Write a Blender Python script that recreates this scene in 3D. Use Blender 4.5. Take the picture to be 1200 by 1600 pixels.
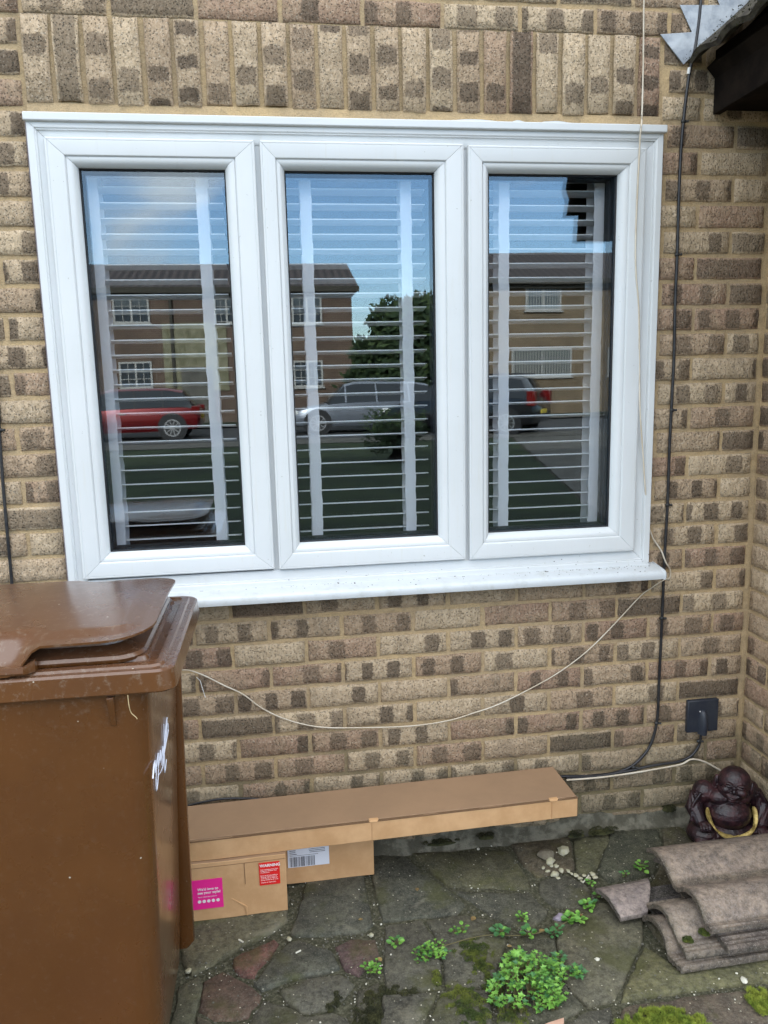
import bpy, math, random
from mathutils import Vector, Matrix, noise
R = math.radians
random.seed(7)
for o in list(bpy.data.objects): bpy.data.objects.remove(o)
S = bpy.context.scene
COL = S.collection

# ------------------------------------------------------------ camera
CAM = Vector((-1.285, -2.304, 1.510))
yaw, pit, rol, FPX = 0.1359, -0.16876, -0.02337, 1223.95
cy, sy, cp, sp = math.cos(yaw), math.sin(yaw), math.cos(pit), math.sin(pit)
Fv = Vector((sy*cp, cy*cp, sp)); r0 = Vector((cy, -sy, 0)); u0 = r0.cross(Fv)
Rv = r0*math.cos(rol) + u0*math.sin(rol); Uv = u0*math.cos(rol) - r0*math.sin(rol)
cam = bpy.data.cameras.new('camera'); co = bpy.data.objects.new('camera', cam); COL.objects.link(co)
cam.sensor_fit = 'VERTICAL'; cam.sensor_height = 36; cam.lens = FPX/1600*36
cam.clip_start = .02; cam.clip_end = 2000
co.matrix_world = Matrix(((Rv.x, Uv.x, -Fv.x, CAM.x), (Rv.y, Uv.y, -Fv.y, CAM.y), (Rv.z, Uv.z, -Fv.z, CAM.z), (0, 0, 0, 1)))
S.camera = co
def ray(x, y): return Fv + Rv*((x-600)/FPX) - Uv*((y-800)/FPX)
def onY(x, y, Y=0.): d = ray(x, y); return CAM + d*((Y-CAM.y)/d.y)
def onZ(x, y, Z=0.): d = ray(x, y); return CAM + d*((Z-CAM.z)/d.z)
def proj(P):
    d = Vector(P)-CAM; k = d.dot(Fv)
    return (600+FPX*d.dot(Rv)/k, 800-FPX*d.dot(Uv)/k) if k > .01 else (-9999, -9999)

# ------------------------------------------------------------ world, sun, exposure
SUN_EL, SUN_AZ = R(23), R(-14)      # azimuth from +Y (behind the house), clockwise
w = bpy.data.worlds.new('World'); S.world = w; w.use_nodes = True
nt = w.node_tree; nt.nodes.clear()
def nd(nt, t, ins=None, **pr):
    n = nt.nodes.new(t)
    for k, v in pr.items(): setattr(n, k, v)
    for k, v in (ins or {}).items():
        s = n.inputs[k]
        if isinstance(v, bpy.types.NodeSocket): nt.links.new(v, s)
        else: s.default_value = v
    return n
def mth(nt, op, a, b=0., c=0., clamp=False): return nd(nt, 'ShaderNodeMath', {0: a, 1: b, 2: c}, operation=op, use_clamp=clamp).outputs[0]
def mixc(nt, f, a, b, bt='MIX'):
    a = a if isinstance(a, bpy.types.NodeSocket) else (*a, 1)[:4]; b = b if isinstance(b, bpy.types.NodeSocket) else (*b, 1)[:4]
    return nd(nt, 'ShaderNodeMix', {0: f, 6: a, 7: b}, data_type='RGBA', blend_type=bt).outputs[2]
def sstep(nt, v, lo, hi): return nd(nt, 'ShaderNodeMapRange', {0: v, 1: lo, 2: hi}, interpolation_type='SMOOTHSTEP').outputs[0]
def noi(nt, vec, scale, detail=4, rough=.6, dist=0.):
    i = {'Scale': scale, 'Detail': detail, 'Roughness': rough, 'Distortion': dist}
    if vec is not None: i['Vector'] = vec
    return nd(nt, 'ShaderNodeTexNoise', i).outputs[0]
sky = nd(nt, 'ShaderNodeTexSky', sky_type='NISHITA', sun_disc=False, sun_elevation=SUN_EL, sun_rotation=SUN_AZ, altitude=50, air_density=1.0, dust_density=.35, ozone_density=3.0)
tc = nd(nt, 'ShaderNodeTexCoord')
mp = nd(nt, 'ShaderNodeMapping', {0: tc.outputs['Generated'], 'Location': (.35, .2, .1), 'Scale': (1, 1, 2.6)})
cl = noi(nt, mp.outputs[0], 1.7, 7, .55, .3)
sep = nd(nt, 'ShaderNodeSeparateXYZ', {0: tc.outputs['Generated']})
thr = mth(nt, 'ADD', mth(nt, 'MULTIPLY_ADD', sstep(nt, sep.outputs[2], .19, .27), -.15, .63), mth(nt, 'MULTIPLY', sstep(nt, sep.outputs[2], .30, .44), -.28))
cm = mth(nt, 'MULTIPLY', sstep(nt, mth(nt, 'SUBTRACT', cl, thr), -.03, .10), .92)
cl2 = noi(nt, mp.outputs[0], 5, 5, .6)
ccol = mixc(nt, cl2, (5.2, 5.45, 5.8), (8.3, 8.5, 8.6))
out = mixc(nt, cm, sky.outputs[0], ccol)
bg = nd(nt, 'ShaderNodeBackground', {0: out, 1: .13})
nt.links.new(bg.outputs[0], nd(nt, 'ShaderNodeOutputWorld').inputs[0])
sl = bpy.data.lights.new('sun', 'SUN'); sl.energy = 3.0; sl.angle = R(.5); sl.color = (1, .93, .84)
so = bpy.data.objects.new('sun', sl); COL.objects.link(so)
sd = Vector((math.sin(SUN_AZ)*math.cos(SUN_EL), math.cos(SUN_AZ)*math.cos(SUN_EL), math.sin(SUN_EL)))
so.rotation_euler = sd.to_track_quat('Z', 'Y').to_euler(); so.location = (0, 0, 30)
S.view_settings.view_transform = 'Standard'; S.view_settings.look = 'None'
S.view_settings.exposure = 1.85; S.view_settings.gamma = 1; S.view_settings.use_curve_mapping = False
S.cycles.max_bounces = 10; S.cycles.transparent_max_bounces = 16; S.cycles.use_denoising = True

# ------------------------------------------------------------ materials
def newm(name):
    m = bpy.data.materials.new(name); m.use_nodes = True; nt = m.node_tree; nt.nodes.clear()
    b = nt.nodes.new('ShaderNodeBsdfPrincipled'); o = nt.nodes.new('ShaderNodeOutputMaterial'); nt.links.new(b.outputs[0], o.inputs[0])
    return m, nt, b
def obco(nt): return nd(nt, 'ShaderNodeTexCoord').outputs['Object']
def bump(nt, b, h, s, d=.01):
    n = nd(nt, 'ShaderNodeBump', {'Height': h, 'Strength': s, 'Distance': d}); nt.links.new(n.outputs[0], b.inputs['Normal']); return n
def mat(name, c, rough=.5, metal=0., c2=None, ns=8, lo=.35, hi=.65, bs=0., bstr=0., bd=.002, spec=.5, coat=0., rvar=0.):
    m, nt, b = newm(name); p = obco(nt)
    if c2:
        n = noi(nt, p, ns, 6, .65); f = sstep(nt, n, lo, hi); cc = mixc(nt, f, c, c2); nt.links.new(cc, b.inputs['Base Color'])
        if rvar: nt.links.new(mth(nt, 'MULTIPLY_ADD', f, rvar, rough), b.inputs['Roughness'])
        else: b.inputs['Roughness'].default_value = rough
    else: b.inputs['Base Color'].default_value = (*c, 1); b.inputs['Roughness'].default_value = rough
    b.inputs['Metallic'].default_value = metal; b.inputs['Specular IOR Level'].default_value = spec; b.inputs['Coat Weight'].default_value = coat
    if bstr: bump(nt, b, noi(nt, p, bs, 5, .6), bstr, bd)
    return m

def brick_mat():
    m, nt, b = newm('dragfaced_brick')
    at = nd(nt, 'ShaderNodeAttribute', attribute_name='bk'); sc = nd(nt, 'ShaderNodeSeparateColor', {0: at.outputs['Color']})
    tone, ph, bl, hue = sc.outputs[0], sc.outputs[1], sc.outputs[2], at.outputs['Alpha']
    uv = nd(nt, 'ShaderNodeSeparateXYZ', {0: nd(nt, 'ShaderNodeUVMap', uv_map='UVMap').outputs[0]}); u, v = uv.outputs[0], uv.outputs[1]
    P = obco(nt)
    n1 = noi(nt, P, 55, 3, .6); wob = mth(nt, 'MULTIPLY_ADD', n1, .5, -.25)
    per = mth(nt, 'MULTIPLY_ADD', tone, 3.5, 9.)
    t = mth(nt, 'MULTIPLY_ADD', u, per, mth(nt, 'MULTIPLY', ph, 10))
    pp = mth(nt, 'PINGPONG', t, .5)
    cell = mth(nt, 'ADD', mth(nt, 'FLOOR', t), mth(nt, 'MULTIPLY', ph, 571))
    wn = nd(nt, 'ShaderNodeTexWhiteNoise', {'W': cell}, noise_dimensions='1D')
    on = mth(nt, 'LESS_THAN', wn.outputs[0], mth(nt, 'MULTIPLY_ADD', bl, .82, .16))
    e1 = mth(nt, 'SUBTRACT', mth(nt, 'SUBTRACT', mth(nt, 'ADD', pp, mth(nt, 'MULTIPLY', wob, .5)), mth(nt, 'MULTIPLY', mth(nt, 'POWER', mth(nt, 'MULTIPLY', mth(nt, 'ABSOLUTE', mth(nt, 'SUBTRACT', v, .0325)), 30.), 4.), .10)), mth(nt, 'MULTIPLY_ADD', wn.outputs[0], .12, .20))
    vd = mth(nt, 'SUBTRACT', mth(nt, 'PINGPONG', v, .0325), mth(nt, 'MULTIPLY_ADD', wob, .004, .003))
    m1 = sstep(nt, e1, -.03, .045); m2 = sstep(nt, vd, 0, .006)
    full = mth(nt, 'GREATER_THAN', bl, .93)
    blot = mth(nt, 'MULTIPLY', mth(nt, 'MAXIMUM', mth(nt, 'MULTIPLY', m1, on), full), m2)
    big = noi(nt, P, 14, 4, .6)
    light = mixc(nt, sstep(nt, hue, .25, .75), (.61, .475, .325), (.47, .34, .23))
    light = mixc(nt, mth(nt, 'MULTIPLY', mth(nt, 'MULTIPLY', sstep(nt, hue, .66, .93), .8), sstep(nt, noi(nt, P, 9, 3, .6), .3, .6)), light, (.42, .275, .195))
    light = mixc(nt, sstep(nt, n1, .3, .75), light, mixc(nt, 1., light, (.78, .76, .72), 'MULTIPLY'))
    light = mixc(nt, mth(nt, 'MULTIPLY', tone, .5), light, mixc(nt, 1., light, (.7, .68, .68), 'MULTIPLY'))
    light = mixc(nt, mth(nt, 'MULTIPLY', sstep(nt, big, .56, .74), .4), light, (.22, .18, .13))
    dark = mixc(nt, big, (.075, .055, .038), (.165, .12, .085))
    blot = mth(nt, 'MULTIPLY', blot, mth(nt, 'MULTIPLY_ADD', tone, .28, .62))
    c = mixc(nt, blot, light, dark)
    f1 = nd(nt, 'ShaderNodeTexVoronoi', {'Vector': P, 'Scale': 150}); f2 = noi(nt, P, 190, 3, .75)
    pit = mth(nt, 'MULTIPLY', sstep(nt, f1.outputs[0], .42, .2), sstep(nt, f2, .42, .58))
    pita = mth(nt, 'MULTIPLY', pit, mth(nt, 'MULTIPLY_ADD', blot, .5, .42))
    c = mixc(nt, pita, c, (.05, .042, .032))
    c = mixc(nt, mth(nt, 'MULTIPLY', sstep(nt, f2, .54, .68), mth(nt, 'MULTIPLY_ADD', blot, -.38, .6)), c, (.60, .52, .41))
    # damp green low on the wall
    zz = nd(nt, 'ShaderNodeSeparateXYZ', {0: P}).outputs[2]
    damp = mth(nt, 'MULTIPLY', sstep(nt, mth(nt, 'MULTIPLY_ADD', big, -.5, mth(nt, 'ADD', zz, .25)), .55, .0), .55)
    c = mixc(nt, damp, c, (.105, .10, .06))
    mps = nd(nt, 'ShaderNodeMapping', {0: P, 'Scale': (1, 1, .35)}); stn = noi(nt, mps.outputs[0], 4.5, 6, .7)
    c = mixc(nt, mth(nt, 'MULTIPLY', sstep(nt, stn, .54, .72), .45), c, (.17, .14, .10))
    nt.links.new(c, b.inputs['Base Color']); b.inputs['Roughness'].default_value = .93; b.inputs['Specular IOR Level'].default_value = .25
    mp = nd(nt, 'ShaderNodeMapping', {0: P, 'Rotation': (0, R(35), 0), 'Scale': (1, 1, .45)})
    h = mth(nt, 'ADD', mth(nt, 'MULTIPLY', noi(nt, mp.outputs[0], 95, 4, .65, .8), 1.3), mth(nt, 'MULTIPLY', pit, -.5))
    bump(nt, b, mth(nt, 'ADD', h, mth(nt, 'MULTIPLY', n1, .6)), 1., .007)
    return m
MB_ = brick_mat()
def mortar_mat():
    m, nt, b = newm('sandy_mortar'); P = obco(nt)
    a = noi(nt, P, 5, 5, .6); f = noi(nt, P, 260, 3, .7); g = noi(nt, P, 38, 4, .6)
    c = mixc(nt, sstep(nt, a, .35, .65), (.53, .385, .215), (.45, .335, .205)); c = mixc(nt, mth(nt, 'MULTIPLY', sstep(nt, g, .5, .75), .4), c, (.22, .175, .11))
    c = mixc(nt, mth(nt, 'MULTIPLY', sstep(nt, f, .45, .7), .3), c, (.17, .13, .08))
    zz = nd(nt, 'ShaderNodeSeparateXYZ', {0: P}).outputs[2]
    c = mixc(nt, mth(nt, 'MULTIPLY', sstep(nt, mth(nt, 'MULTIPLY_ADD', a, -.5, mth(nt, 'ADD', zz, .22)), .5, .05), .75), c, (.09, .088, .05))
    nt.links.new(c, b.inputs['Base Color']); b.inputs['Roughness'].default_value = .95; b.inputs['Specular IOR Level'].default_value = .2
    bump(nt, b, mth(nt, 'ADD', mth(nt, 'MULTIPLY', f, .5), g), .9, .006); return m
MM = mortar_mat()
def upvc_mat():
    m, nt, b = newm('white_upvc'); P = obco(nt)
    a = noi(nt, P, 3, 5, .6); s = noi(nt, P, 120, 3, .6); mpp = nd(nt, 'ShaderNodeMapping', {0: P, 'Scale': (14, 14, 1.2)})
    st = noi(nt, mpp.outputs[0], 6, 4, .6)
    c = mixc(nt, sstep(nt, a, .3, .7), (.66, .68, .69), (.62, .64, .645)); c = mixc(nt, mth(nt, 'MULTIPLY', sstep(nt, st, .55, .8), .35), c, (.60, .59, .53))
    c = mixc(nt, mth(nt, 'MULTIPLY', sstep(nt, s, .70, .76), .6), c, (.20, .18, .13))
    nt.links.new(c, b.inputs['Base Color']); b.inputs['Roughness'].default_value = .36; bump(nt, b, noi(nt, P, 9, 3, .5), .05, .002); return m
MU = upvc_mat()
MSILL = mat('weathered_white_sill', (.58, .61, .63), .38, c2=(.50, .52, .515), ns=26, lo=.45, hi=.75)
def glass_mat():
    m, nt, b = newm('window_glass'); nt.nodes.remove(b)
    g = nd(nt, 'ShaderNodeBsdfGlossy', {'Color': (.80, .92, 1, 1), 'Roughness': .0}); t = nd(nt, 'ShaderNodeBsdfTransparent', {0: (.985, .99, .99, 1)})
    P = obco(nt); bp = nd(nt, 'ShaderNodeBump', {'Height': noi(nt, P, 1.6, 2, .5), 'Strength': .02, 'Distance': .02}); nt.links.new(bp.outputs[0], g.inputs['Normal'])
    fr = nd(nt, 'ShaderNodeFresnel', {0: 1.5})
    mx = nd(nt, 'ShaderNodeMixShader', {0: mth(nt, 'MULTIPLY_ADD', fr.outputs[0], 1.1, .045, True), 1: t.outputs[0], 2: g.outputs[0]})
    nt.links.new(mx.outputs[0], [n for n in nt.nodes if n.type == 'OUTPUT_MATERIAL'][0].inputs[0]); return m
MG = glass_mat()
def attr_mat(name, rough, dirt, ns, bs, bstr, bd, moss=0.):
    m, nt, b = newm(name); P = obco(nt)
    at = nd(nt, 'ShaderNodeAttribute', attribute_name='bk').outputs['Color']
    a = noi(nt, P, ns, 7, .7); f = noi(nt, P, 210, 4, .8); g = noi(nt, P, 60, 6, .75)
    c = mixc(nt, sstep(nt, a, .33, .68), at, mixc(nt, 1., at, (1.75, 1.7, 1.55), 'MULTIPLY'))
    c = mixc(nt, sstep(nt, g, .35, .7), c, mixc(nt, 1., c, (.42, .42, .42), 'MULTIPLY'))
    c = mixc(nt, mth(nt, 'MULTIPLY', sstep(nt, f, .5, .66), .6), c, dirt)
    if moss:
        q = noi(nt, P, 5.5, 5, .65); c = mixc(nt, mth(nt, 'MULTIPLY', sstep(nt, q, .50, .66), moss), c, (.062, .068, .022))
        q2 = noi(nt, P, 8.5, 6, .7, .5); c = mixc(nt, mth(nt, 'MULTIPLY', sstep(nt, q2, .56, .72), .55), c, (.20, .195, .165))
        sp_ = nd(nt, 'ShaderNodeTexVoronoi', {'Vector': P, 'Scale': 95}); wn = nd(nt, 'ShaderNodeTexWhiteNoise', {0: sp_.outputs['Position']})
        c = mixc(nt, mth(nt, 'MULTIPLY', sstep(nt, sp_.outputs[0], .22, .12), mth(nt, 'GREATER_THAN', wn.outputs[0], .86)), c, (.42, .41, .36))
    c = mixc(nt, 1., c, (1.12, 1.06, .92), 'MULTIPLY') if moss else c
    nt.links.new(c, b.inputs['Base Color']); b.inputs['Roughness'].default_value = rough; b.inputs['Specular IOR Level'].default_value = .3
    bump(nt, b, mth(nt, 'ADD', mth(nt, 'MULTIPLY', noi(nt, P, bs, 6, .7), 1.), mth(nt, 'MULTIPLY', a, 1.2)), bstr, bd); return m
MSLAB = attr_mat('paving_stone', .85, (.17, .17, .15), 13, 75, .8, .007, .6)
MTILE = attr_mat('concrete_roof_tile', .9, (.30, .27, .24), 22, 150, .5, .003, .0)
MJOINT = mat('joint_grit', (.045, .045, .024), .95, c2=(.14, .135, .09), ns=110, lo=.42, hi=.7, bs=120, bstr=1., bd=.008)
MSOIL = mat('soil', (.05, .042, .03), .95, c2=(.10, .09, .06), ns=3, bs=30, bstr=.6, bd=.01)
MGRASS = mat('grass_blades', (.009, .021, .003), .9, c2=(.026, .045, .008), ns=1.3, bs=40, bstr=.8, bd=.03)
MASPH = mat('asphalt', (.05, .05, .052), .9, c2=(.075, .075, .073), ns=4, bs=90, bstr=.4)
MCONC = mat('concrete', (.085, .08, .068), .9, c2=(.14, .13, .11), ns=3, bs=60, bstr=.5)
MCABLE = mat('black_cable_jacket', (.012, .012, .016), .38, c2=(.03, .03, .032), ns=30)
MCLIP = mat('black_clip', (.02, .02, .02), .5)
MWCAB = mat('white_cable_jacket', (.66, .60, .50), .5, c2=(.52, .44, .33), ns=9)
MPLATE = mat('black_plate', (.018, .022, .035), .45, c2=(.03, .035, .045), ns=25)
MCARD = mat('cardboard', (.50, .29, .14), .85, c2=(.60, .365, .19), ns=7, bs=9, bstr=.35, bd=.006, spec=.25)
MCARDT = mat('cardboard_dusty', (.275, .178, .108), .85, c2=(.32, .205, .122), ns=5, lo=.3, hi=.7, bs=8, bstr=.35, bd=.006, spec=.25)
MDARKC = mat('cardboard_edge', (.16, .09, .045), .9)
def bin_mat():
    m, nt, b = newm('brown_plastic'); P = obco(nt); g = nd(nt, 'ShaderNodeNewGeometry')
    a = noi(nt, P, 4, 5, .6); mpp = nd(nt, 'ShaderNodeMapping', {0: P, 'Rotation': (.3, .8, .5), 'Scale': (3, 40, 40)})
    sc = noi(nt, mpp.outputs[0], 5, 5, .75); d = noi(nt, P, 75, 4, .75)
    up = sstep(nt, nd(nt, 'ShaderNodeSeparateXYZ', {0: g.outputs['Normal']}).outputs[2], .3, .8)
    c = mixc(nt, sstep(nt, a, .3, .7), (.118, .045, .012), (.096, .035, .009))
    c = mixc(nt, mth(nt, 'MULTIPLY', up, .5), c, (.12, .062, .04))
    c = mixc(nt, mth(nt, 'MULTIPLY', sstep(nt, sc, .68, .75), .3), c, (.23, .15, .10))
    zz = nd(nt, 'ShaderNodeSeparateXYZ', {0: P}).outputs[2]
    dd = mth(nt, 'MULTIPLY', sstep(nt, d, .52, .72), mth(nt, 'MULTIPLY_ADD', sstep(nt, zz, .85, 1.), .32, .06))
    c = mixc(nt, dd, c, (.27, .22, .17))
    sp_ = nd(nt, 'ShaderNodeTexVoronoi', {'Vector': P, 'Scale': 42}); wn = nd(nt, 'ShaderNodeTexWhiteNoise', {0: sp_.outputs['Position']})
    c = mixc(nt, mth(nt, 'MULTIPLY', sstep(nt, sp_.outputs[0], .10, .05), mth(nt, 'GREATER_THAN', wn.outputs[0], .93)), c, (.5, .46, .38))
    nt.links.new(c, b.inputs['Base Color']); nt.links.new(mth(nt, 'MULTIPLY_ADD', a, .3, .12), b.inputs['Roughness'])
    b.inputs['Coat Weight'].default_value = .5; b.inputs['Coat Roughness'].default_value = .16
    bump(nt, b, mth(nt, 'ADD', mth(nt, 'MULTIPLY', noi(nt, P, 6, 2, .5), 6), mth(nt, 'MULTIPLY', sc, .3)), .12, .002); return m
MBIN = bin_mat()
MWHITE = mat('white_paint', (.78, .78, .76), .5)
MLEAD = mat('lead_sheet', (.30, .33, .37), .5, metal=.3, c2=(.46, .49, .52), ns=18, lo=.4, hi=.62, bs=14, bstr=.35, bd=.01)
MDTILE = mat('old_roof_tile', (.028, .024, .02), .9, c2=(.075, .068, .05), ns=30, bs=70, bstr=.8, bd=.006)
MWOOD = mat('shaded_timber', (.008, .006, .005), .9, c2=(.018, .013, .01), ns=12, spec=.1)  # near-black base puts the deep shade under the eave into the timber colour
MBLIND = mat('white_blind', (.94, .94, .95), .4)
MTAPE = mat('cloth_tape', (.93, .93, .96), .85, bs=60, bstr=.3, bd=.002)
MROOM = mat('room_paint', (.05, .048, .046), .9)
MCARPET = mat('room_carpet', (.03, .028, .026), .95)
MGASK = mat('black_rubber', (.012, .012, .014), .6)
MSEAL = mat('grey_sealant', (.20, .17, .19), .7)
MLEAF = mat('leaf_green', (.07, .20, .03), .5, c2=(.20, .42, .07), ns=26, lo=.4, hi=.6)
MLEAF2 = mat('leaf_blue_green', (.035, .12, .04), .5, c2=(.07, .20, .06), ns=30, lo=.4, hi=.6)
MSTEM = mat('leaf_stem', (.12, .10, .04), .7)
MMOSS = mat('moss_green', (.035, .055, .008), .95, c2=(.12, .14, .02), ns=22, lo=.4, hi=.62)
MMOSSD = mat('moss_dark', (.018, .02, .006), .95, c2=(.05, .05, .015), ns=30)
MSTONE = mat('pale_rubble', (.34, .32, .20), .9, c2=(.44, .42, .32), ns=40, bs=120, bstr=.5)
MQUARTZ = mat('white_pebble', (.62, .6, .5), .7)
MPURP = mat('purple_stone', (.22, .19, .24), .8, c2=(.32, .28, .33), ns=30)
MBUD = mat('dark_resin', (.014, .007, .010), .34, c2=(.050, .015, .017), ns=30, lo=.4, hi=.7, bs=110, bstr=.6, bd=.004, rvar=.2)
MGOLD = mat('gold_paint', (.26, .18, .05), .42, metal=.5, c2=(.52, .40, .14), ns=60, bs=90, bstr=.5, bd=.002)

# ------------------------------------------------------------ mesh helpers
class G:
    def __init__(s): s.v = []; s.f = []; s.m = []; s.uv = None; s.bk = None
    def quad(s, a, b, c, d, m=0): n = len(s.v); s.v += [a, b, c, d]; s.f.append((n, n+1, n+2, n+3)); s.m.append(m)
    def box(s, x0, x1, y0, y1, z0, z1, m=0, T=None):
        n = len(s.v); p = [Vector((x, y, z)) for z in (z0, z1) for y in (y0, y1) for x in (x0, x1)]
        if T: p = [T @ q for q in p]
        s.v += p
        for f in ((0, 2, 3, 1), (4, 5, 7, 6), (0, 1, 5, 4), (2, 6, 7, 3), (0, 4, 6, 2), (1, 3, 7, 5)): s.f.append(tuple(n+i for i in f)); s.m.append(m)
    def loft(s, rings, m=0, closed=True, caps=True):
        n = len(s.v); k = len(rings[0])
        for r in rings: s.v += [Vector(p) for p in r]
        for i in range(len(rings)-1):
            for j in range(k if closed else k-1):
                a = n+i*k+j; b = n+i*k+(j+1) % k; s.f.append((a, b, b+k, a+k)); s.m.append(m)
        if caps and closed:
            s.f.append(tuple(n+j for j in reversed(range(k)))); s.m.append(m); e = n+(len(rings)-1)*k
            s.f.append(tuple(e+j for j in range(k))); s.m.append(m)
    def tube(s, pts, r, k=8, m=0):
        pts = [Vector(p) for p in pts]; rings = []
        up = Vector((.13, .2, 1)).normalized()
        for i, p in enumerate(pts):
            t = (pts[min(i+1, len(pts)-1)]-pts[max(i-1, 0)]).normalized(); a = t.cross(up)
            if a.length < .05: a = t.cross(Vector((1, 0, 0)))
            a.normalize(); b = t.cross(a); rr = r[i] if isinstance(r, (list, tuple)) else r
            rings.append([p+a*(rr*math.cos(2*math.pi*j/k))+b*(rr*math.sin(2*math.pi*j/k)) for j in range(k)])
        s.loft(rings, m)
    def ell(s, c, r, T=None, nu=16, nv=10, m=0, fn=None):
        c = Vector(c); rings = []
        for i in range(nv+1):
            th = math.pi*i/nv; th = max(.03, min(math.pi-.03, th)); ring = []
            for j in range(nu):
                ph = 2*math.pi*j/nu; p = Vector((r[0]*math.sin(th)*math.cos(ph), r[1]*math.sin(th)*math.sin(ph), -r[2]*math.cos(th)))
                if fn: p = fn(p)
                if T: p = T @ p
                ring.append(c+p)
            rings.append(ring)
        s.loft(rings, m)
    def build(s, name, mats, parent=None, smooth=None, bevel=0., rec=True):
        me = bpy.data.meshes.new(name); me.from_pydata([tuple(v) for v in s.v], [], s.f)
        mats = mats if isinstance(mats, (list, tuple)) else [mats]
        for m in mats: me.materials.append(m)
        me.polygons.foreach_set('material_index', s.m)
        if s.uv:
            l = me.uv_layers.new(name='UVMap'); l.data.foreach_set('uv', [c for vi in [lp.vertex_index for lp in me.loops] for c in s.uv[vi]])
        if s.bk:
            a = me.attributes.new('bk', 'FLOAT_COLOR', 'POINT'); a.data.foreach_set('color', [c for v in s.bk for c in v])
        if rec:
            import bmesh
            bm = bmesh.new(); bm.from_mesh(me); bmesh.ops.recalc_face_normals(bm, faces=bm.faces); bm.to_mesh(me); bm.free()
        if smooth is not None:
            me.polygons.foreach_set('use_smooth', [True]*len(me.polygons)); me.set_sharp_from_angle(angle=R(smooth))
        me.update(); o = bpy.data.objects.new(name, me); COL.objects.link(o)
        if parent: o.parent = parent
        if bevel:
            b = o.modifiers.new('b', 'BEVEL'); b.width = bevel; b.segments = 2; b.limit_method = 'ANGLE'; b.angle_limit = R(40)
            if smooth is None: me.polygons.foreach_set('use_smooth', [True]*len(me.polygons)); me.set_sharp_from_angle(angle=R(35))
        return o
def tag(o, label=None, cat=None, group=None, kind=None):
    if label: o['label'] = label
    if cat: o['category'] = cat
    if group: o['group'] = group
    if kind: o['kind'] = kind
    return o
def thing(name, label, cat, loc=(0, 0, 0), rz=0., group=None):
    o = bpy.data.objects.new(name, None); COL.objects.link(o); o.location = loc; o.rotation_euler = (0, 0, rz); o.empty_display_size = .1
    return tag(o, label, cat, group)
def copy_tree(o, parent=None):
    c = o.copy(); COL.objects.link(c)
    if parent: c.parent = parent
    for ch in [x for x in bpy.data.objects if x.parent == o]: copy_tree(ch, c)
    return c
def text(body, size, mat_, M, name='printed_text', parent=None, bold=0.):
    cu = bpy.data.curves.new('t', 'FONT'); cu.body = body; cu.size = size; cu.extrude = .0002; cu.align_x = 'LEFT'; cu.offset = bold; cu.resolution_u = 3
    t = bpy.data.objects.new('t', cu); COL.objects.link(t); bpy.context.view_layer.update()
    me = bpy.data.meshes.new_from_object(t.evaluated_get(bpy.context.evaluated_depsgraph_get())); bpy.data.objects.remove(t)
    me.materials.clear(); me.materials.append(mat_); me.transform(M); me.name = name
    o = bpy.data.objects.new(name, me); COL.objects.link(o)
    if parent: o.parent = parent
    return o
def smooth_pts(pts, n=6):
    P = [Vector(p) for p in pts]; out = []
    for i in range(len(P)-1):
        a, b, c, d = P[max(i-1, 0)], P[i], P[i+1], P[min(i+2, len(P)-1)]
        for k in range(n):
            t = k/n; out.append(.5*((2*b)+(c-a)*t+(2*a-5*b+4*c-d)*t*t+(3*b-a-3*c+d)*t**3))
    return out+[P[-1]]

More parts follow.
